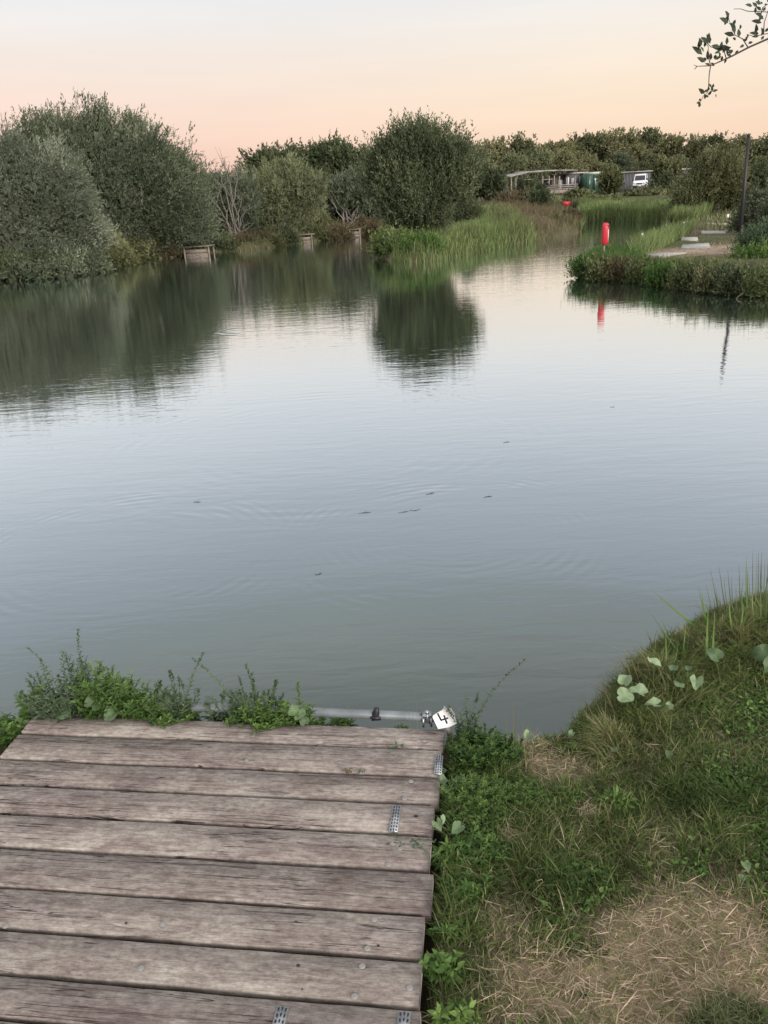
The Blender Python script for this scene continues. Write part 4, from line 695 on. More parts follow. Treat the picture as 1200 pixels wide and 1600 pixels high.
WS = [(205, 398, 16, 12, 39.6, 'low olive shrub at the waterline right of the light willow shrub', 'olive'), (255, 393, 14, 9, 41, 'low brown shrub on the bank left of the nearest jetty', 'dry'), (340, 388, 12, 9, 43.5, 'low dark shrub right of the nearest jetty', 'dark'), (410, 384, 16, 8, 46, 'low brown shrub under the pale sage willow', 'dry'), (440, 378, 14, 9, 47, 'low dark shrub behind the second jetty left end', 'dark'), (515, 370, 16, 7, 50, 'low brown shrub between the second and third jetties', 'dry'), (575, 362, 16, 9, 53, 'low yellow brown shrub right of the third jetty', 'dry'), (310, 380, 16, 10, 43.5, 'low dark shrub behind the nearest jetty', 'dark'),
      (30, 418, 36, 9, 31.6, 'dark overhanging foliage low on the water at the far left', 'dark'), (110, 416, 34, 9, 32.6, 'low willow foliage brushing the water at the far left', 'willow'), (235, 398, 12, 8, 40.6, 'small olive shrub at the waterline below the pale crooked trunk', 'olive'), (370, 388, 16, 7, 44.3, 'low dry shrub at the foot of the leafless grey shrub', 'dry'), (545, 372, 10, 6, 51.6, 'low dry shrub just in front of the leaning pale trunks', 'dry'), (345, 392, 16, 7, 43.6, 'dark leafy shrub at the waterline left of the leafless grey shrub', 'dark'), (388, 389, 16, 7, 45, 'brown leafy shrub at the waterline right of the leafless grey shrub', 'dry'), (425, 385, 12, 7, 45.8, 'low olive shrub left of the second jetty front', 'olive'), (180, 408, 18, 7, 36.5, 'low olive shrub at the waterline left of the crooked trunk', 'olive'), (70, 424, 40, 5, 31.5, 'grey green herbs hanging to the water under the nearest left willow', 'willow'), (500, 372, 12, 7, 49.5, 'low olive shrub just right of the second jetty', 'olive')]
for i, (px, py, rx, ry, D_, lb, mt) in enumerate(WS):
    rx *= 1.5; ry *= 1.6; py -= 3; D_ -= .8
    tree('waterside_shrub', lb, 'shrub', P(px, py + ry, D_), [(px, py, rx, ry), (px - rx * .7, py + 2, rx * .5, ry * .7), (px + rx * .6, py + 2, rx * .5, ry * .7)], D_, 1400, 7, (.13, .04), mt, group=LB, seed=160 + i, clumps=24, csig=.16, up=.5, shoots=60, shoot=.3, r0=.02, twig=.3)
# island tree
tree('island_tree', 'dense dark green tree standing on the tip of the central spit', 'tree', P(656, 385, 32.5), [(650, 252, 54, 46), (618, 270, 46, 50), (692, 266, 46, 48), (655, 298, 80, 46), (712, 285, 30, 40), (600, 280, 30, 36), (648, 335, 50, 36), (655, 355, 34, 26), (655, 224, 36, 24)], 32.5, 20000, 9, (.105, .038), 'dark', group='trees on the central spit', seed=30, up=.95, clumps=150, csig=.26, shoots=1900, shoot=.62, r0=.1, nl=8, depth=.9)
for i, (px, py, rx, ry, D_, lb, mt) in enumerate(((628, 388, 24, 15, 30.5, 'bright green leafy shrub at the very tip of the central spit', 'reed'), (660, 392, 22, 12, 29.2, 'small green shrub at the waterline under the island tree', 'weed'), (604, 386, 16, 13, 31.4, 'leafy green shrub at the left corner of the spit', 'reed'), (728, 335, 20, 22, 41, 'dark green bush right of the island tree on the spit', 'dark'), (745, 345, 18, 20, 44, 'yellow green bush at the foot of the sandy path', 'reed'))):
    tree('spit_shrub', lb, 'shrub', P(px, py + ry, D_), [(px, py, rx, ry), (px - rx * .6, py + 3, rx * .6, ry * .7), (px + rx * .5, py + 3, rx * .6, ry * .8)], D_, 1700, 8, (.10, .035), mt, group='trees on the central spit', seed=40 + i, clumps=26, csig=.13, up=1.0, shoots=150, shoot=.3, r0=.02)

# bare shrub
def bare(name, label, base, tips, seed, r0=.045, mt='palebark', D=44.6, side=4):
    r_ = np.random.default_rng(seed); base = np.asarray(base, float); base[2] = float(H(base[0], base[1])); o = empty(name, base, label, 'shrub', 'bare shrubs')
    for (x, y) in tips:
        e = P(x, y, D + r_.uniform(-.6, .6)); b0 = base + r_.normal(size=3) * [.2, .15, 0] - [0, 0, .1]; t_ = np.linspace(0, 1, 9)[:, None]; mid = b0 * .5 + e * .5 + [.10 * (b0[0] - e[0]), 0, .22 * (e[2] - b0[2])]
        c = (1 - t_) ** 2 * b0 + 2 * t_ * (1 - t_) * mid + t_ ** 2 * e; c[1:-1] += r_.normal(size=(7, 3)) * .05; b = MB(); b.tube(c, np.linspace(r0, r0 * .15, 9), 5, cap=False)
        for j in range(side):
            k = r_.integers(2, 8); d = unit((e - b0) * .5 + r_.normal(size=3) * [1.2, .8, .7]); L = r_.uniform(.4, 1.1); q = c[k] + d * L; b.tube([c[k], (c[k] + q) / 2 + [0, 0, .05], q + [0, 0, .15]], [r0 * .35, r0 * .25, r0 * .08], 4, cap=False)
            q2 = (c[k] + q) / 2 + unit(r_.normal(size=3) + [0, 0, .8]) * L * .6; b.tube([(c[k] + q) / 2, q2], [r0 * .2, r0 * .06], 4, cap=False)
        b.build('branch', M[mt], o, smooth=True)
    return o
bare('bare_shrub', 'leafless grey shrub with fanned branches standing at the left waterline', P(368, 388, 44.6), [(322, 300), (332, 282), (342, 268), (356, 290), (372, 262), (383, 300), (392, 318), (328, 330), (350, 255), (340, 350), (398, 345)], 60)
bare('bare_shrub', 'low broken dead branches right of the leafless grey shrub', P(375, 392, 44.2), [(384, 372), (392, 382), (358, 368), (405, 384), (388, 362)], 61, .05, D=44.2, side=1)
bare('bare_shrub', 'thin bare stems under the pale sage willow', P(440, 384, 47.4), [(425, 335), (437, 330), (452, 335), (462, 345), (420, 350)], 62, .03, D=47.6, side=3)
bare('bare_shrub', 'small leaning bare branches beside the third jetty', P(545, 366, 52.6), [(530, 322), (560, 320), (566, 335), (520, 318), (556, 345)], 63, .06, D=52.8, side=2)
bare('bare_shrub', 'small bare twiggy bush at the inner corner of the right bank', P(985, 392, 26.5), [(970, 382), (978, 374), (990, 376), (964, 388), (985, 380), (975, 386)], 64, .006, 'twig', 26.5, 5)

# jetties of the left bank
def jetty(px0, px1, py, D, h, label, boards=3, rail=True, seed=0):
    D -= 1.1
    a = P(px0, py, D); b_ = P(px1, py, D); o = empty('wooden_jetty', (a[0], a[1], 0), label, 'jetty', 'wooden jetties on the left bank'); w = b_[0] - a[0]; dp = 1.3; zt = h
    for x in (a[0] + .06, b_[0] - .06):
        for dy in (0, dp): b = MB(); b.tube([[x, a[1] + dy, -.5], [x, a[1] + dy, zt + (.02 if dy else .0)]], .04, 8); b.build('post', M['jetty'], o)
    b = MB()
    for k in range(9): b.box([(a[0] + b_[0]) / 2, a[1] + .08 + k * .145, zt + .028], (w + .1, .13, .035))
    b.build('decking', M['jetty'], o)
    b = MB()
    for k in range(boards): b.box([(a[0] + b_[0]) / 2, a[1] + .05, zt - .18 - k * .19], (w - .04, .03, .17))
    b.build('face_board', M['jetty'], o)
jetty(287, 329, 400, 40.9, .40, 'grey wooden jetty with boarded front at the left bank, nearest of the far jetties')
jetty(457, 489, 377, 47.9, .42, 'second wooden jetty of the left bank, left of the round bush', 3)
jetty(545, 564, 370, 51.4, .45, 'smallest wooden jetty of the left bank, near the leaning pale trunks', 2)

# reeds, rough grass (uncountable)
def region(poly, n, seed, z=.4, wz=True):
    w = np.array([G(x, y, z)[:2] for x, y in poly]); lo = w.min(0); hi = w.max(0); r_ = np.random.default_rng(seed); q = r_.uniform(lo, hi, (n, 2)); return q[(sdist(q, w.tolist()) > 0) & (sdist(q, FAR) > -.15)]
def reeds(name, label, poly, n, h, seed, mt, w=.02, lean=.25, t0=.5, z=.4, segs=3):
    q = region(poly, n, seed, z); r_ = np.random.default_rng(seed); k = len(q); zz = np.maximum(H(q[:, 0], q[:, 1]), -.05); cl = fbm(q[:, 0], q[:, 1], 2.2, seed); b = MB()
    blades(b, np.column_stack([q, zz - .02]), r_.uniform(h[0], h[1], k) * (1 + .28 * cl), r_.normal(size=(k, 3)) * [lean, lean, 0], r_.uniform(.6, 1.3, k) * w, np.clip(t0 + .2 * fbm(q[:, 0], q[:, 1], 1.1, seed + 5) + r_.normal(size=k) * .22, 0, 1), segs)
    return tag(b.build(name, M[mt]), label, 'reeds' if 'reed' in name else 'grass', kind='stuff')
reeds('reeds', 'tall bright green reeds along the front of the central spit', [(592, 402), (680, 410), (724, 400), (780, 388), (842, 376), (838, 362), (790, 352), (750, 352), (700, 372), (600, 392)], 60000, (.2, .58), 70, 'reed', .022)
reeds('bank_grass', 'rough low grass at the waterline of the central spit', [(585, 404), (640, 414), (684, 411), (724, 401), (784, 389), (870, 372), (905, 364), (900, 354), (800, 362), (700, 392)], 16000, (.12, .35), 71, 'grass', .02, .6, .35)
reeds('dry_grass', 'tan dry brush on the spit below the sandy path', [(765, 350), (840, 376), (906, 364), (912, 345), (880, 330), (800, 330), (750, 330)], 26000, (.35, .8), 72, 'dry', .02, .5, .5, z=.6)
reeds('reeds', 'bright green reed bed along the far shore of the back pond', [(903, 349), (1085, 348), (1110, 338), (1060, 330), (905, 330)], 70000, (.45, .78), 73, 'reed', .035, .2, .45)
reeds('rough_grass', 'mixed rough green grass on the slope below the cabins', [(745, 322), (1190, 338), (1190, 316), (745, 310)], 60000, (.15, .4), 74, 'olive', .05, .4, .5, z=1.0)
reeds('bank_grass', 'short bank herbs at the foot of the nearest left willow', [(-60, 440), (75, 433), (150, 428), (190, 416), (190, 405), (100, 420), (-60, 430)], 12000, (.05, .22), 81, 'willow', .03, .6, .5, z=.1)
reeds('bank_grass', 'green and brown grass skirting the left bank', [(185, 416), (230, 406), (290, 399), (330, 397), (400, 392), (450, 385), (490, 380), (590, 368), (590, 358), (400, 370), (290, 380), (180, 396)], 30000, (.12, .40), 75, 'olive', .03, .6, .5)
reeds('bank_grass', 'green and brown herbs along the front of the right bank', [(898, 432), (925, 442), (1010, 445), (1050, 452), (1120, 462), (1260, 475), (1260, 440), (1120, 425), (1040, 418), (1000, 415), (950, 402), (905, 412)], 56000, (.08, .30), 76, 'grass', .014, .6, .33, z=.3)
reeds('reeds', 'light green grasses behind the stone slabs on the right bank', [(985, 398), (1015, 393), (1045, 380), (1075, 364), (1085, 356), (1075, 352), (1050, 360), (1020, 372), (985, 388)], 22000, (.25, .55), 77, 'reed', .016, .35, .55, z=.5)
reeds('bank_grass', 'low turf on the right bank around the stone slabs', [(1000, 425), (1240, 430), (1240, 350), (1100, 350), (1040, 385), (990, 402)], 15000, (.03, .09), 78, 'grass', .014, .7, .45, z=.5)
reeds('bank_grass', 'tuft of green grass round the foot of the red throwline box', [(905, 425), (990, 428), (1010, 408), (960, 390), (910, 400)], 16000, (.15, .34), 79, 'weed', .015, .5, .4)

# shrubs of the right bank and the slope
RB = 'shrubs of the right bank'
Rs = [(918, 418, 16, 15, 436, 'round green shrub at the left tip of the right bank', 'weed', .05), (942, 420, 18, 15, 440, 'olive green herb clump right under the red throwline box', 'silver', .05), (972, 424, 18, 13, 441, 'reddish brown low shrub behind the leaning stick', 'dry', .05), (1003, 426, 16, 12, 443, 'olive herb clump right of the reddish shrub', 'olive', .05),
      (1040, 430, 22, 15, 449, 'green nettle shrub left of the middle of the right bank', 'weed', .05), (1078, 432, 24, 16, 454, 'olive green nettle shrub in the middle of the right bank', 'silver', .05), (1115, 438, 22, 15, 459, 'olive herb clump hanging to the water of the right bank', 'dry', .05), (1150, 438, 24, 18, 462, 'dark green shrub at the waterline near the right frame edge', 'dark', .05), (1190, 444, 26, 17, 466, 'olive shrub cut by the right frame edge at the waterline', 'olive', .05),
      (1180, 412, 26, 18, 440, 'green leafy shrub below the blue green feathery shrub', 'weed', .05), (1195, 385, 28, 34, 425, 'blue green feathery shrub at the right edge below the pole', 'silver', .06), (1190, 335, 34, 36, 385, 'large rounded green shrub right of the pole', 'willow', .08), (1228, 345, 36, 56, 392, 'tall willow shrub partly outside the right frame edge', 'willow', .08)]
for i, (px, py, rx, ry, wy, lb, mt, lf_) in enumerate(Rs):
    D_ = G(px, wy, 0)[1] + .25
    if i < 9: ry *= (.6, .38, .5, .28, .6, .33, .42, .7, .4, .7)[i]; py += 5; mt = ('weed', 'herb', 'dry', 'herb', 'weed', 'herb', 'olive', 'dark', 'herb', 'dark')[i]
    tree('bank_shrub', lb, 'shrub', P(px, py + ry, D_), [(px, py, rx, ry), (px - rx * .6, py + ry * .3, rx * .6, ry * .7), (px + rx * .5, py + ry * .2, rx * .6, ry * .8)], D_, 3600 if ry > 25 else 1900, 8, (lf_, lf_ * .4), mt, group=RB, seed=90 + i, clumps=40, csig=.12, up=.7, shoots=200, shoot=.25, r0=.02, twig=.18)
bare('bare_shrub', 'pale crooked bare trunk leaning out from under the dome willow', P(234, 385, 40.6), [(243, 345), (230, 352), (236, 348), (256, 355)], 65, .06, D=39.9, side=2)
tree('pale_stemmed_tree', 'straggly olive tree with pale stems left of the black pole', 'tree', P(1125, 352, 44), [(1095, 300, 40, 46), (1135, 285, 34, 44), (1075, 325, 30, 30), (1155, 320, 22, 36), (1110, 258, 26, 20), (1090, 340, 26, 18)], 44, 5500, 8, (.13, .04), 'olive', 'palebark', group=RB, seed=110, clumps=60, csig=.3, up=.7, shoots=500, shoot=.5, r0=.05, nl=14, reach=1.0)
SL = 'shrubs on the slope by the cabins'
Ss = [(830, 298, 19, 11, 76, 'dark green bush in front of the veranda', 'dark'), (830, 318, 30, 20, 62, 'broad green bush below the veranda', 'dark'), (795, 322, 22, 16, 58, 'dry brown bush beside the sandy path', 'dry'), (953, 284, 12, 18, 84, 'narrow brown green tree between the green container and the van', 'olive'), (1042, 294, 20, 20, 82, 'dark rounded bush right of the van', 'dark'), (1070, 300, 26, 22, 76, 'second dark bush further right of the van', 'dark'),
      (862, 352, 22, 14, 43, 'olive bush at the waterline right of the spit reeds', 'olive'), (888, 348, 17, 16, 45, 'tan reedy bush at the mouth of the back pond', 'dry'), (1042, 268, 18, 14, 92, 'grey olive tree above the dark rounded bush', 'olive'), (1165, 285, 30, 30, 70, 'dark bush behind the black pole', 'dark'), (905, 312, 18, 8, 66, 'low green bush right of the red sign', 'olive'), (760, 285, 26, 24, 72, 'green tree left of the dark fence', 'dark'), (1010, 308, 36, 5, 74, 'low straggling hedge below the van', 'olive'), (930, 320, 46, 6, 64, 'low green thicket above the reed bed', 'olive')]
for i, (px, py, rx, ry, D_, lb, mt) in enumerate(Ss):
    tree('slope_shrub', lb, 'shrub', P(px, py + ry, D_), [(px, py, rx, ry), (px - rx * .5, py + ry * .3, rx * .55, ry * .7), (px + rx * .5, py + ry * .2, rx * .55, ry * .8)], D_, 1500, 8, (.0032 * D_, .0014 * D_), mt, group=SL, seed=120 + i, clumps=26, csig=.003 * D_, up=.6, twig=.0035 * D_, shoots=100, shoot=.004 * D_, r0=.05)

# the tree line behind the cabins
protos = []
for k in range(5):
    lob = np.array([[0, 0, 6.0, 2.9, 2.9, 3.0], [-1.8, .4, 4.6, 2.2, 2.4, 2.6], [1.9, -.3, 5.0, 2.2, 2.2, 2.8], [.3, 0, 7.6, 1.8, 1.8, 1.7], [0, 0, 2.8, 3.0, 2.8, 2.2]]) + np.random.default_rng(k).normal(size=(5, 6)) * [.5, .5, .5, .25, .25, .3]
    tb = MB(); limbs(tb, np.array([0, 0, -.3]), lob, 6, .22, k); cb = MB(); crown(cb, lob, 2300, 6, (.40, .20), twig=.7, up=(.2, .7, .3, .9, .1)[k], clumps=60, csig=.55, seed=200 + k, shoots=250, shoot=1.1, zmin=.2, tvar=.16)
    protos.append((tb, cb))
TL = [(742, 222, 118, 0, 'dark'), (775, 216, 128, 1, 'olive'), (812, 213, 126, 2, 'dark'), (845, 222, 122, 3, 'olive'), (880, 216, 124, 4, 'olive'), (918, 204, 130, 0, 'dark'), (955, 203, 132, 1, 'olive'), (985, 206, 126, 2, 'olive'), (1018, 197, 134, 3, 'dark'), (1052, 208, 130, 4, 'olive'), (1088, 210, 126, 1, 'olive'), (1122, 206, 122, 0, 'dark'), (1160, 208, 128, 3, 'olive'), (1195, 214, 124, 2, 'dark'), (1235, 210, 126, 4, 'olive'),
      (760, 245, 108, 3, 'pale'), (800, 238, 110, 4, 'pale'), (842, 232, 112, 0, 'pale'), (885, 236, 112, 2, 'olive'), (925, 242, 114, 1, 'olive'), (970, 236, 116, 4, 'willow'), (1020, 238, 118, 0, 'dark'), (1065, 240, 116, 3, 'pale'), (1105, 236, 112, 2, 'dark'), (1145, 240, 112, 1, 'willow'), (1190, 242, 110, 4, 'dark'), (1240, 240, 110, 0, 'olive'), (705, 235, 112, 1, 'dark')]
TLL = ['tallest dark tree just right of the island tree top', 'olive tree on the skyline above the left end of the dark fence', 'dark tree on the skyline above the veranda left end', 'olive tree on the skyline above the veranda roof', 'olive tree on the skyline above the veranda right end', 'dark tree on the skyline above the green container', 'olive tree on the skyline above the narrow brown green tree', 'olive tree on the skyline above the van left side', 'highest tree of the skyline, dark, just right of the van', 'olive tree on the skyline above the dark rounded bush', 'olive tree on the skyline left of the pale stemmed tree', 'dark tree on the skyline above the pale stemmed tree', 'olive tree on the skyline behind the top of the black pole', 'dark tree on the skyline right of the black pole', 'olive skyline tree cut by the right frame edge',
       'lower olive tree in front of the skyline, right of the island tree', 'pale yellow green weeping tree left of the veranda roof', 'pale yellow green tree directly behind the veranda roof', 'lower olive tree behind the grey cabin', 'lower olive tree behind the green container roof', 'lower olive tree behind the left half of the long grey building', 'lower dark tree behind the white van', 'lower olive tree behind the long grey building right of the van', 'lower dark tree behind the pale stemmed tree', 'lower olive tree just left of the black pole top', 'lower dark tree right of the black pole', 'lower olive tree at the right frame edge', 'dark tree half hidden behind the island tree crown']
done = {}
for i, (px, ty, D_, k, mt) in enumerate(TL):
    top = P(px, ty, D_); zg = float(H(top[0], top[1])); s_ = (top[2] - zg) / 10.3; key = (k, mt); r_ = np.random.default_rng(i)
    e = empty('background_tree', (top[0], top[1], zg), TLL[i], 'tree', 'trees behind the cabins', rz=r_.uniform(0, 6.28)); e.scale = (s_ * r_.uniform(.95, 1.25), s_ * r_.uniform(.95, 1.25), s_)
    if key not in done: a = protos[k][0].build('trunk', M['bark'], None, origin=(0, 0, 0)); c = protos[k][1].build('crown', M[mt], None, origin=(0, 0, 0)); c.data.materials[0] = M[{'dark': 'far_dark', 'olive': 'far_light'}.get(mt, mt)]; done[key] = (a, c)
    else: a, c = [q.copy() for q in done[key]]; COL.objects.link(a); COL.objects.link(c)
    a.parent = e; c.parent = e

# overhanging branch, top right: it grows from a willow standing on the bank outside the frame
DB = 3.4
def Q(x, y): return P(x, y, DB)
def rel(x, y): return Q(1060 + x * 140 / 1200, y * 180 / 1543)
base = np.array([3.6, 3.1, .3]); o = empty('overhanging_willow', base, 'willow whose leafy twig hangs into the sky at the top right', 'tree')
b = MB(); J = Q(1290, 40); b.tube([base - [0, 0, .2], base + [-.05, .05, 1.4], base + [-.2, .1, 2.6], base + [-.1, .2, 3.8]], [.13, .11, .08, .05], 10); b.build('trunk', M['bark'], o, smooth=True)
b = MB(); main = [base + [-.2, .1, 2.6], (base + [-.2, .1, 2.6]) * .4 + J * .6 + [0, 0, .12], J, Q(1240, 40), rel(1200, 520), rel(950, 630), rel(700, 760), rel(430, 880), rel(250, 888), rel(205, 870)]
b.tube(main, [.03, .02, .012, .006, .0042, .0038, .0034, .0022, .0012, .0008], 6)
for ln in ([rel(430, 880), rel(412, 1000), rel(405, 1130), rel(390, 1240), rel(330, 1290), rel(270, 1420)], [rel(930, 630), rel(860, 520), rel(760, 470), rel(700, 330), rel(660, 200)], [rel(640, 780), rel(600, 640), rel(440, 630), rel(340, 540), rel(300, 510)], [rel(430, 870), rel(400, 760), rel(400, 620), rel(290, 520)], [rel(250, 888), rel(215, 930)],
           [J, rel(1330, 250), rel(1200, 160), rel(930, 150), rel(830, 118), rel(740, 120)], [Q(1250, 38), rel(1400, 420), rel(1130, 460), rel(1020, 490), rel(920, 460)], [rel(1140, 460), rel(1150, 300), rel(1200, 150), rel(1260, 0)], [rel(1110, 180), rel(1130, 100), rel(1190, 60), rel(1250, 40)], [rel(1400, 420), J]):
    b.tube(ln, np.linspace(.0022, .0009, len(ln)), 5)
b.build('branch', M['twig'], o, smooth=True)
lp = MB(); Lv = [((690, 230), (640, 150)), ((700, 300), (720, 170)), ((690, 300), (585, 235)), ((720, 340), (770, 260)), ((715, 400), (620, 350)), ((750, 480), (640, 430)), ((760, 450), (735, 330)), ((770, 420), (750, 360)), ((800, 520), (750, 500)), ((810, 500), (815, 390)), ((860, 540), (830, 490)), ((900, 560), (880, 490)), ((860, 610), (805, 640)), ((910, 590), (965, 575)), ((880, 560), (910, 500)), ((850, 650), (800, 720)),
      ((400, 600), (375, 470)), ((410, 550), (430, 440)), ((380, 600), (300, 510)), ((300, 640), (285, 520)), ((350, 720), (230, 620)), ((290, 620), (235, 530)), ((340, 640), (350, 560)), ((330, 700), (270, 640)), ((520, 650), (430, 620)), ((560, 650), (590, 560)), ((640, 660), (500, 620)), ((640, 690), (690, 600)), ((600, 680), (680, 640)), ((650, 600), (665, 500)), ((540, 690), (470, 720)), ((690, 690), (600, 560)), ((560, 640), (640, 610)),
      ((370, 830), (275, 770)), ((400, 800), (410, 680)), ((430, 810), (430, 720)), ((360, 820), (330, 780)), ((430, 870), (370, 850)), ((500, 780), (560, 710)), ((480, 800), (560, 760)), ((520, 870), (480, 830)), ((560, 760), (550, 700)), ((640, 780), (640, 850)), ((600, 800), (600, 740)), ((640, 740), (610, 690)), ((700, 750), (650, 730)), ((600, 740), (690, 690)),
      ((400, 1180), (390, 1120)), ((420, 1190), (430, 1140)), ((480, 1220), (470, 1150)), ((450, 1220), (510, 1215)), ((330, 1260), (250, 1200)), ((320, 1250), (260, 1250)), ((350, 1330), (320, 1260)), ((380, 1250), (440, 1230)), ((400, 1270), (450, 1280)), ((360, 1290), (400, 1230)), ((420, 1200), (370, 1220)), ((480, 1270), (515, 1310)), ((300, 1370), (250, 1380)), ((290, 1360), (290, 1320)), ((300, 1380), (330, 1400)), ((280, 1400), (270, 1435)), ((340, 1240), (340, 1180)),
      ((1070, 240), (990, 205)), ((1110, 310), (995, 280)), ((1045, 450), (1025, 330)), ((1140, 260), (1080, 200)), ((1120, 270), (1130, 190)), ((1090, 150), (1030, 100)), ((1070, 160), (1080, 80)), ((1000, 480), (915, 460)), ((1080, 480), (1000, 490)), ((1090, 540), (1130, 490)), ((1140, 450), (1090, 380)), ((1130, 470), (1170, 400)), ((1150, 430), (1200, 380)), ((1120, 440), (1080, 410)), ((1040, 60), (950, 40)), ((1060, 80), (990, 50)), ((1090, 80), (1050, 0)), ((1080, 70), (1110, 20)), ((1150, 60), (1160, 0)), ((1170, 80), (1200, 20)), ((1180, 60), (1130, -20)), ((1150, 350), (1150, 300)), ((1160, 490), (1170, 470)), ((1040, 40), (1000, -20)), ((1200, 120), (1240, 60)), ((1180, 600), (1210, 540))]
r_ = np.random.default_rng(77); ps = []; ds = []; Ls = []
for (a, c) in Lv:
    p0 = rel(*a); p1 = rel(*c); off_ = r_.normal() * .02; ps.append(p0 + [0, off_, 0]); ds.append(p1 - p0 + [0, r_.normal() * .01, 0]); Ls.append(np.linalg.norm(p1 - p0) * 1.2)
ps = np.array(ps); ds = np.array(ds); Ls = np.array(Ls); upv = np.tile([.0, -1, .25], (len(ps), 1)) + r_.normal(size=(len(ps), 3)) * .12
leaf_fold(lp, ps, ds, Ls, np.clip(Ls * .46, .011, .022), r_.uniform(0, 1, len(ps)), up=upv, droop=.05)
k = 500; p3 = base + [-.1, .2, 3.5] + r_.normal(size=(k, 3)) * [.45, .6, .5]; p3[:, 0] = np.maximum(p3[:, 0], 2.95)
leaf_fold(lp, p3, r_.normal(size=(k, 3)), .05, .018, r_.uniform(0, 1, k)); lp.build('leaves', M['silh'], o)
# ------------------------------------------------------------------ things on the right bank
def gH(px, py, z): g = G(px, py, z); return np.array([g[0], g[1], float(H(g[0], g[1]))])
# red throwline box on its post
g = P(943, 404, 20.6); g[2] = float(H(g[0], g[1])); D_ = g[1]; o = empty('throwline_post', g, 'upright red throwline box on a thin post at the tip of the right bank', 'throwline box')
top = P(945, 348, D_); bot = P(942.5, 382, D_); hh = top[2] - bot[2]; w = .17
b = MB(); b.tube([[g[0], g[1], g[2] - .3], [g[0], g[1], bot[2] + .1]], .02, 8); b.build('post', M['oldwood'], o)
b = MB(); n = 16; prof = []
for z_, s_ in ((0, .86), (.02, 1), (hh - .10, 1), (hh - .05, .93), (hh - .015, .7), (hh, .3)): prof.append((bot[2] + z_, s_))
rows = [[[g[0] + w / 2 * s_ * math.copysign(abs(math.cos(t_)) ** .6, math.cos(t_)), g[1] - .04 + .075 * s_ * math.copysign(abs(math.sin(t_)) ** .6, math.sin(t_)), z_] for t_ in np.arange(n) * 2 * math.pi / n] for z_, s_ in prof]
b.add(np.array(rows).reshape(-1, 3), [[i * n + j, i * n + (j + 1) % n, (i + 1) * n + (j + 1) % n, (i + 1) * n + j] for i in range(len(prof) - 1) for j in range(n)], ngons=[list(range(n))[::-1], [(len(prof) - 1) * n + j for j in range(n)]])
bx_ = b.build('box', M['red'], o, smooth=False)
M['redtext'] = plain('pale label', (.62, .50, .50), .5, 0, .35, 30)
b = MB(); b.box([g[0] + .05, g[1] - .108, bot[2] + hh * .42], (.035, .003, hh * .55)); b.build('label_panel', M['redtext'], bx_, origin=g)
b = MB(); b.box([g[0] + .03, g[1] - .110, bot[2] + hh * .84], (.07, .003, .05)); b.build('slot', M['black'], bx_, origin=g)
# leaning stick
a = G(932, 438, 0); c = P(944, 405, a[1] + .25); b = MB(); b.tube([a - (c - a) * .6, (a + c) / 2, c], [.022, .020, .016], 7)
tag(b.build('leaning_stick', M['palebark'], origin=a), 'pale wooden stick leaning out of the water at the tip of the right bank', 'stick')
# black pole
g = gH(1156, 377, .5); top = P(1164, 212, g[1]); o = empty('black_pole', g, 'tall thin black pole standing on the right bank against the tree line', 'pole')
tp = np.array([top[0] * .5 + g[0] * .5, g[1], top[2]]); b = MB(); b.tube([g - [0, 0, .3], g + (tp - g) * .5, tp], [.055, .050, .042], 10); b.build('shaft', M['black'], o, smooth=True)
b = MB(); b.tube([g - [0, 0, .1], g + [0, 0, .35], g + [0, 0, .38]], [.068, .068, .053], 10); b.build('sleeve', M['black'], o, smooth=True)
b = MB(); b.tube([tp - [0, 0, .01], tp + [0, 0, .03]], [.046, .03], 10); b.build('cap', M['black'], o)
# slabs
def slab(pts, lb, z=.50, th=.05, mt='slab'):
    w = [G(x, y, z) for x, y in pts]; hz = sum(float(H(q[0], q[1])) for q in w) / len(w) + .035; w = [np.array([G(x, y, hz)[0], G(x, y, hz)[1], hz]) for x, y in pts]; c = sum(w) / len(w); b = MB(); n = len(w)
    lo = [q - [0, 0, th + .06] for q in w]; e = [q + (c - q) * .02 + [0, 0, .012] for q in w]
    b.add(lo + w + e, [[i, (i + 1) % n, n + (i + 1) % n, n + i] for i in range(n)] + [[n + i, n + (i + 1) % n, 2 * n + (i + 1) % n, 2 * n + i] for i in range(n)], ngons=[list(range(2 * n, 3 * n)), list(range(n))[::-1]])
    tag(b.build('paving_slab', M[mt], origin=c), lb, 'slab', 'slabs on the right bank')
slab([(1003, 399), (1030, 395), (1075, 395), (1040, 400)], 'long pale slab beside the bare twiggy bush')
slab([(1000, 396), (1072, 394), (1084, 397), (1010, 402)][:0] or [(1005, 402), (1040, 403), (1048, 408), (1008, 409)], 'pale slab nearest the red box, above the brown shrub')
slab([(1080, 408), (1125, 404), (1150, 407), (1145, 411), (1085, 413)], 'long grey slab in front of the straw patch below the pole')
slab([(1066, 383), (1108, 380), (1110, 386), (1064, 388)], 'wide slab crossing the right bank turf in the middle')
slab([(1066, 371), (1090, 371), (1091, 375), (1064, 375)], 'small slab left of the pole, beside the light green grasses')
slab([(1096, 361), (1134, 361), (1134, 364.5), (1096, 364.5)], 'narrow slab on the turf left of the pole')
slab([(1104, 348.5), (1135, 348.5), (1135, 350.5), (1104, 350.5)], 'farthest narrow slab near the pale stemmed tree')
slab([(1030, 343.5), (1052, 343.5), (1052, 347), (1030, 347)], 'small platform slab on the far reed shore')
rock('soil_mound', gH(1093, 403, .5) + [0, 0, .03], .13, 'small dark clod lying on the straw patch between the slabs', 'clod', M['beam'], (1.3, .9, .5))
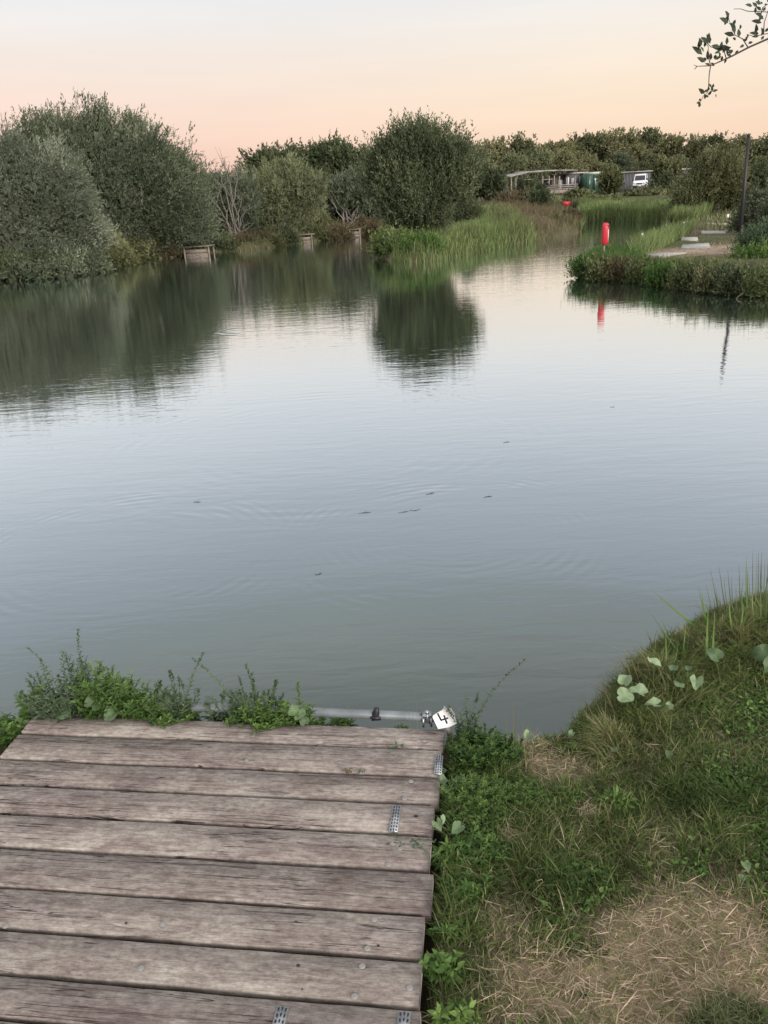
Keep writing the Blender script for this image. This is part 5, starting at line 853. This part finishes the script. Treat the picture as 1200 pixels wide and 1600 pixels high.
# white peg markers
for px, py, lb, hh in ((1136, 349, 'white peg marker at the foot of the pale stemmed tree', .28), (1003, 374, 'white peg marker in the water beside the light green grasses', .25), (993, 396, 'thin white peg marker tilted by the twiggy bush', .14), (1068, 352, 'small white peg marker among the far grasses', .2)):
    g = gH(px, py, .5); g[2] = max(g[2], 0); o = empty('peg_marker', g, lb, 'marker', 'white peg markers'); b = MB(); b.tube([g - [0, 0, .2], g + [0, 0, hh]], .012, 6); b.build('stake', M['oldwood'], o); b = MB(); b.box(g + [0, -.012, hh], (hh * .3, .012, hh * .5)); b.build('plate', M['white'], o)
# red notice on the slope
g = gH(885, 333, 1.0); D_ = 62.; c = P(885, 318, D_); gz0 = float(H(c[0], c[1])); o = empty('red_sign', (c[0], c[1], gz0), 'small red notice board standing in the grass below the veranda', 'sign')
b = MB(); b.box(c, (.55, .03, .30)); b.build('board', M['red'], o)
for s_ in (-.2, .2): b = MB(); b.box([c[0] + s_, c[1] + .04, (c[2] + gz0) / 2], (.05, .05, max(.2, c[2] - gz0 + .1))); b.build('post', M['oldwood'], o)

# ------------------------------------------------------------------ cabins, container, building, fences
def bb(x0, x1, y0, y1, D, dp):              # box spanning photo columns x0..x1, rows y0..y1, front face D ahead
    a = P(x0, (y0 + y1) / 2, D); c = P(x1, (y0 + y1) / 2, D); t_ = P((x0 + x1) / 2, y0, D); u = P((x0 + x1) / 2, y1, D)
    return np.array([(a[0] + c[0]) / 2, D + dp / 2, (t_[2] + u[2]) / 2]), np.array([c[0] - a[0], dp, t_[2] - u[2]])
def pbox(name, args, mt, par, dy=0, org=None):
    c, s_ = bb(*args); c[1] += dy; b = MB(); b.box(c, s_); return b.build(name, M[mt] if isinstance(mt, str) else mt, par, origin=org)
DC = 92.0
c, s_ = bb(793, 901, 275, 301, DC, 5); z0 = float(H(c[0], DC)); clz = (c[0], DC + 2.5, z0)
club = empty('veranda_cabin', clz, 'low cabin with a covered timber veranda and pale sagging roof', 'cabin')
pbox('wall', (812, 899, 277, 304, DC + 2.2, 3.5), plain('cabin wall', (.16, .14, .12), .8, 0, .2, 2), club)
wn = pbox('window', (818, 834, 281, 290, DC + 2.12, .06), 'glass', club); pbox('frame', (816, 836, 279.8, 281, DC + 2.1, .08), 'white', wn, org=clz)
wn = pbox('window', (848, 862, 281, 290, DC + 2.12, .06), 'glass', club); pbox('frame', (846, 864, 279.8, 281, DC + 2.1, .08), 'white', wn, org=clz)
pbox('door', (872, 880, 281, 298, DC + 2.12, .06), 'white', club)
r0_ = P(797, 273.5, DC - .4); r1_ = P(902, 273, DC - .4); b = MB(); k = 12; xs = np.linspace(r0_[0], r1_[0], k); v = []
for i, x in enumerate(xs):
    z_ = r0_[2] + .06 + .07 * math.sin(math.pi * i / (k - 1)) + (.0 if i > 2 else -.10 * (3 - i)) + (0, .03, -.02, .04, 0, -.03, .05, .0, .04, -.02, .02, 0)[i]
    v += [[x, DC - .5, z_], [x, DC - .5, z_ + .10], [x, DC + 5.4, z_ + .30], [x, DC + 5.4, z_ + .16]]
b.add(v, [[4 * i + j, 4 * i + (j + 1) % 4, 4 * i + 4 + (j + 1) % 4, 4 * i + 4 + j] for i in range(k - 1) for j in range(4)], ngons=[[0, 1, 2, 3], [4 * k - 4, 4 * k - 3, 4 * k - 2, 4 * k - 1]])
b.build('roof', M['sagroof'], club)
for x in (799, 806, 848, 858, 866, 874, 887, 899): pbox('post', (x - .7, x + .7, 275, 303, DC - .1, .14), 'oldwood', club)
for k, y in enumerate((288.5, 291.5, 294.5)): pbox('rail', (848, 903, y, y + 1.4, DC - .22, .06), 'oldwood', club)
pbox('veranda_floor', (795, 903, 298, 304, DC - .15, 2.2), 'oldwood', club)
pbox('curtain', (885, 889, 277, 290, DC + .3, .05), 'white', club); pbox('curtain', (893, 897, 278, 289, DC + .3, .05), 'white', club)
c, s_ = bb(901, 918, 271, 300, DC + 1, 6); zz = float(H(c[0], DC)); q = (c[0], DC + 4, zz); cab = empty('grey_cabin', q, 'narrow grey cabin with one tall white window right of the veranda', 'cabin')
pbox('wall', (884, 918, 271, 302, DC + 1.5, 5), 'cladding', cab); pbox('roof', (882, 920, 269.5, 271, DC + 1.3, 5.4), 'roof', cab); wn = pbox('window', (905.5, 909, 275, 287, DC + 1.42, .1), 'white', cab)
b = MB(); c2, s2 = bb(906, 908.5, 276, 286, DC + 1.38, .06); b.box(c2, s2); b.build('pane', plain('pale pane', (.5, .52, .54), .3, 0, .1, 3), wn, origin=q)
# green container
c, s_ = bb(915, 938, 272, 300, DC - 1, 2.5); q = (c[0], DC, float(H(c[0], DC))); ct = empty('green_container', q, 'dark green steel container with pale litter on its roof', 'container'); b = MB()
b.box(c, s_); x0 = c[0] - s_[0] / 2
for k in range(14): b.box([x0 + (k + .5) * s_[0] / 14, DC - 1.03, c[2]], (s_[0] / 28, .08, s_[2] * .92))
b.build('body', M['greensteel'], ct)
dr = pbox('door', (916.5, 925.5, 274, 299, DC - 1.12, .05), 'greensteel', ct); pbox('lock_bar', (921, 921.8, 275, 298, DC - 1.2, .05), 'galv', dr, org=q)
dr = pbox('door', (927, 936.5, 274, 299, DC - 1.12, .05), 'greensteel', ct); pbox('lock_bar', (930, 930.8, 275, 298, DC - 1.2, .05), 'galv', dr, org=q)
pbox('roof_sheet', (918, 941, 268.5, 272, DC - .8, 2.2), 'roof', ct); pbox('notice', (929, 931, 279, 282, DC - 1.22, .03), 'white', ct)
# long grey building
DL = 112.0; c, s_ = bb(962, 1105, 266, 297, DL, 8); q = (c[0], DL + 4, float(H(c[0], DL))); lg = empty('long_grey_building', q, 'long low grey clad building behind the white van', 'building'); b = MB()
cl, sl = bb(965, 1100, 267, 300, DL, 8); b.box(cl, sl)
for k in range(60): b.box([cl[0] - sl[0] / 2 + (k + .5) * sl[0] / 60, DL - .03, cl[2]], (sl[0] / 150, .06, sl[2] * .98))
b.build('wall', M['cladding'], lg); pbox('roof', (963, 1102, 265.3, 267, DL - .3, 8.6), 'roof', lg); pbox('door', (1052, 1062, 272, 297, DL - .12, .1), 'palefence', lg)
for x in (1070, 1082, 1094): w_ = pbox('window', (x, x + 7, 273, 281, DL - .1, .08), 'glass', lg); pbox('sill', (x - .5, x + 7.5, 281, 282, DL - .16, .12), 'white', w_, org=q)
pbox('white_panel', (1092, 1098, 268, 280, DL - .2, .06), 'white', lg)
# trailer roof at far right
c, s_ = bb(1165, 1205, 283, 300, 80, 3); q = (c[0], 81.5, float(H(c[0], 80))); tr_ = empty('flat_shed', q, 'low flat roofed shed behind the shrub right of the pole', 'shed'); pbox('wall', (1167, 1230, 285, 305, 80, 3), 'cladding', tr_); pbox('roof', (1163, 1234, 282.5, 285, 79.7, 3.6), 'roof', tr_); pbox('door', (1180, 1188, 288, 304, 79.93, .06), 'fence', tr_)
# fences
c, s_ = bb(762, 792, 291, 308, 84, .1); q = (c[0], 84, float(H(c[0], 84))); fe_ = empty('dark_fence', q, 'dark boarded fence left of the veranda cabin', 'fence'); b = MB()
for k in range(14): cx = c[0] - s_[0] / 2 + (k + .5) * s_[0] / 14; b.box([cx, 84, c[2]], (s_[0] / 14 * .93, .05, s_[2] + .04 * (k % 3)))
b.build('boards', M['fence'], fe_)
for t_ in (0, .5, 1): b = MB(); b.box([c[0] - s_[0] / 2 + t_ * s_[0], 84.09, c[2]], (.12, .1, s_[2] + .1)); b.build('post', M['fence'], fe_)
c, s_ = bb(734, 761, 289, 312, 80, .1); q = (c[0], 80, float(H(c[0], 80))); fe_ = empty('pale_fence', q, 'pale grey boarded fence beside the sandy path', 'fence'); b = MB()
for k in range(12): cx = c[0] - s_[0] / 2 + (k + .5) * s_[0] / 12; b.box([cx, 80, c[2]], (s_[0] / 12 * .93, .05, s_[2] + .05 * (k % 2)))
b.build('boards', M['palefence'], fe_)
for t_ in (0, 1): b = MB(); b.box([c[0] - s_[0] / 2 + t_ * s_[0], 80.09, c[2]], (.12, .1, s_[2] + .1)); b.build('post', M['palefence'], fe_)

# white van, facing the camera, turned a little to the right
DV_ = 104.0; gp = P(1000, 296.5, DV_); vn = empty('white_van', (gp[0], DV_, gp[2]), 'white delivery van parked in front of the long grey building', 'van', rz=math.radians(-22)); vn.location.z = float(gp[2])
SV = (P(1000, 272, DV_)[2] - gp[2]) / 2.35; vn.scale = (SV * 1.0,) * 3
def vpart(name, mb_, mt, par=None): o_ = mb_.build(name, M[mt] if isinstance(mt, str) else mt, None, origin=(0, 0, 0)); o_.parent = par or vn; return o_
prof = [(-2.6, .45), (-2.62, .95), (-2.45, 1.15), (-1.75, 1.35), (-1.05, 2.15), (-.6, 2.33), (2.7, 2.35), (2.75, .5)]
n = len(prof); b = MB(); xs = [(-.96, 1.0), (-.9, 1.015), (.9, 1.015), (.96, 1.0)]
v = []
for x, s_ in xs:
    for (y, z_) in prof: v.append([x * (1 - .10 * max(0, (z_ - 1.1) / 1.25)), y, .45 + (z_ - .45) * (s_ if abs(x) < .95 else .985)])
b.add(v, [[k * n + i, k * n + (i + 1) % n, (k + 1) * n + (i + 1) % n, (k + 1) * n + i] for k in range(3) for i in range(n)], ngons=[list(range(n)), [3 * n + i for i in range(n)][::-1]]); vpart('body', b, 'white')
b = MB(); b.add([[-.80, -1.72, 1.40], [.80, -1.72, 1.40], [.74, -1.10, 2.11], [-.74, -1.10, 2.11]], [[0, 1, 2, 3]]); [b.v.__setitem__(0, b.v[0] + [0, -.035, .03])]; vpart('windscreen', b, 'glass')
for s_ in (-1, 1):
    b = MB(); x = s_ * .955; b.add([[x, -1.45, 1.45], [x, -.55, 1.45], [x * .93, -.60, 2.05], [x * .93, -1.0, 2.05]], [[0, 1, 2, 3]]); b.v[0] = b.v[0] + [s_ * .02, 0, 0]; vpart('side_window', b, 'glass')
    b = MB(); b.box([s_ * .72, -2.615, .98], (.34, .06, .20)); vpart('headlight', b, plain('lamp glass', (.55, .57, .6), .15, 0, .1, 5))
    b = MB(); b.box([s_ * 1.10, -1.45, 1.55], (.18, .10, .30)); b.box([s_ * .99, -1.42, 1.5], (.12, .04, .05)); vpart('mirror', b, 'black')
    for y in (-1.75, 1.75):
        b = MB(); b.tube([[s_ * .98, y, .36], [s_ * .74, y, .36]], .36, 18); w_ = vpart('wheel', b, 'tyre'); b = MB(); b.tube([[s_ * .99, y, .36], [s_ * .93, y, .36]], .21, 14); vpart('rim', b, 'galv', w_)
b = MB(); b.box([0, -2.63, .93], (.9, .05, .20)); vpart('grille', b, 'black')
b = MB(); b.box([0, -2.66, .58], (1.85, .14, .24)); vpart('bumper', b, 'cladding')
b = MB(); b.box([0, -2.735, .60], (.52, .02, .11)); vpart('number_plate', b, 'white')
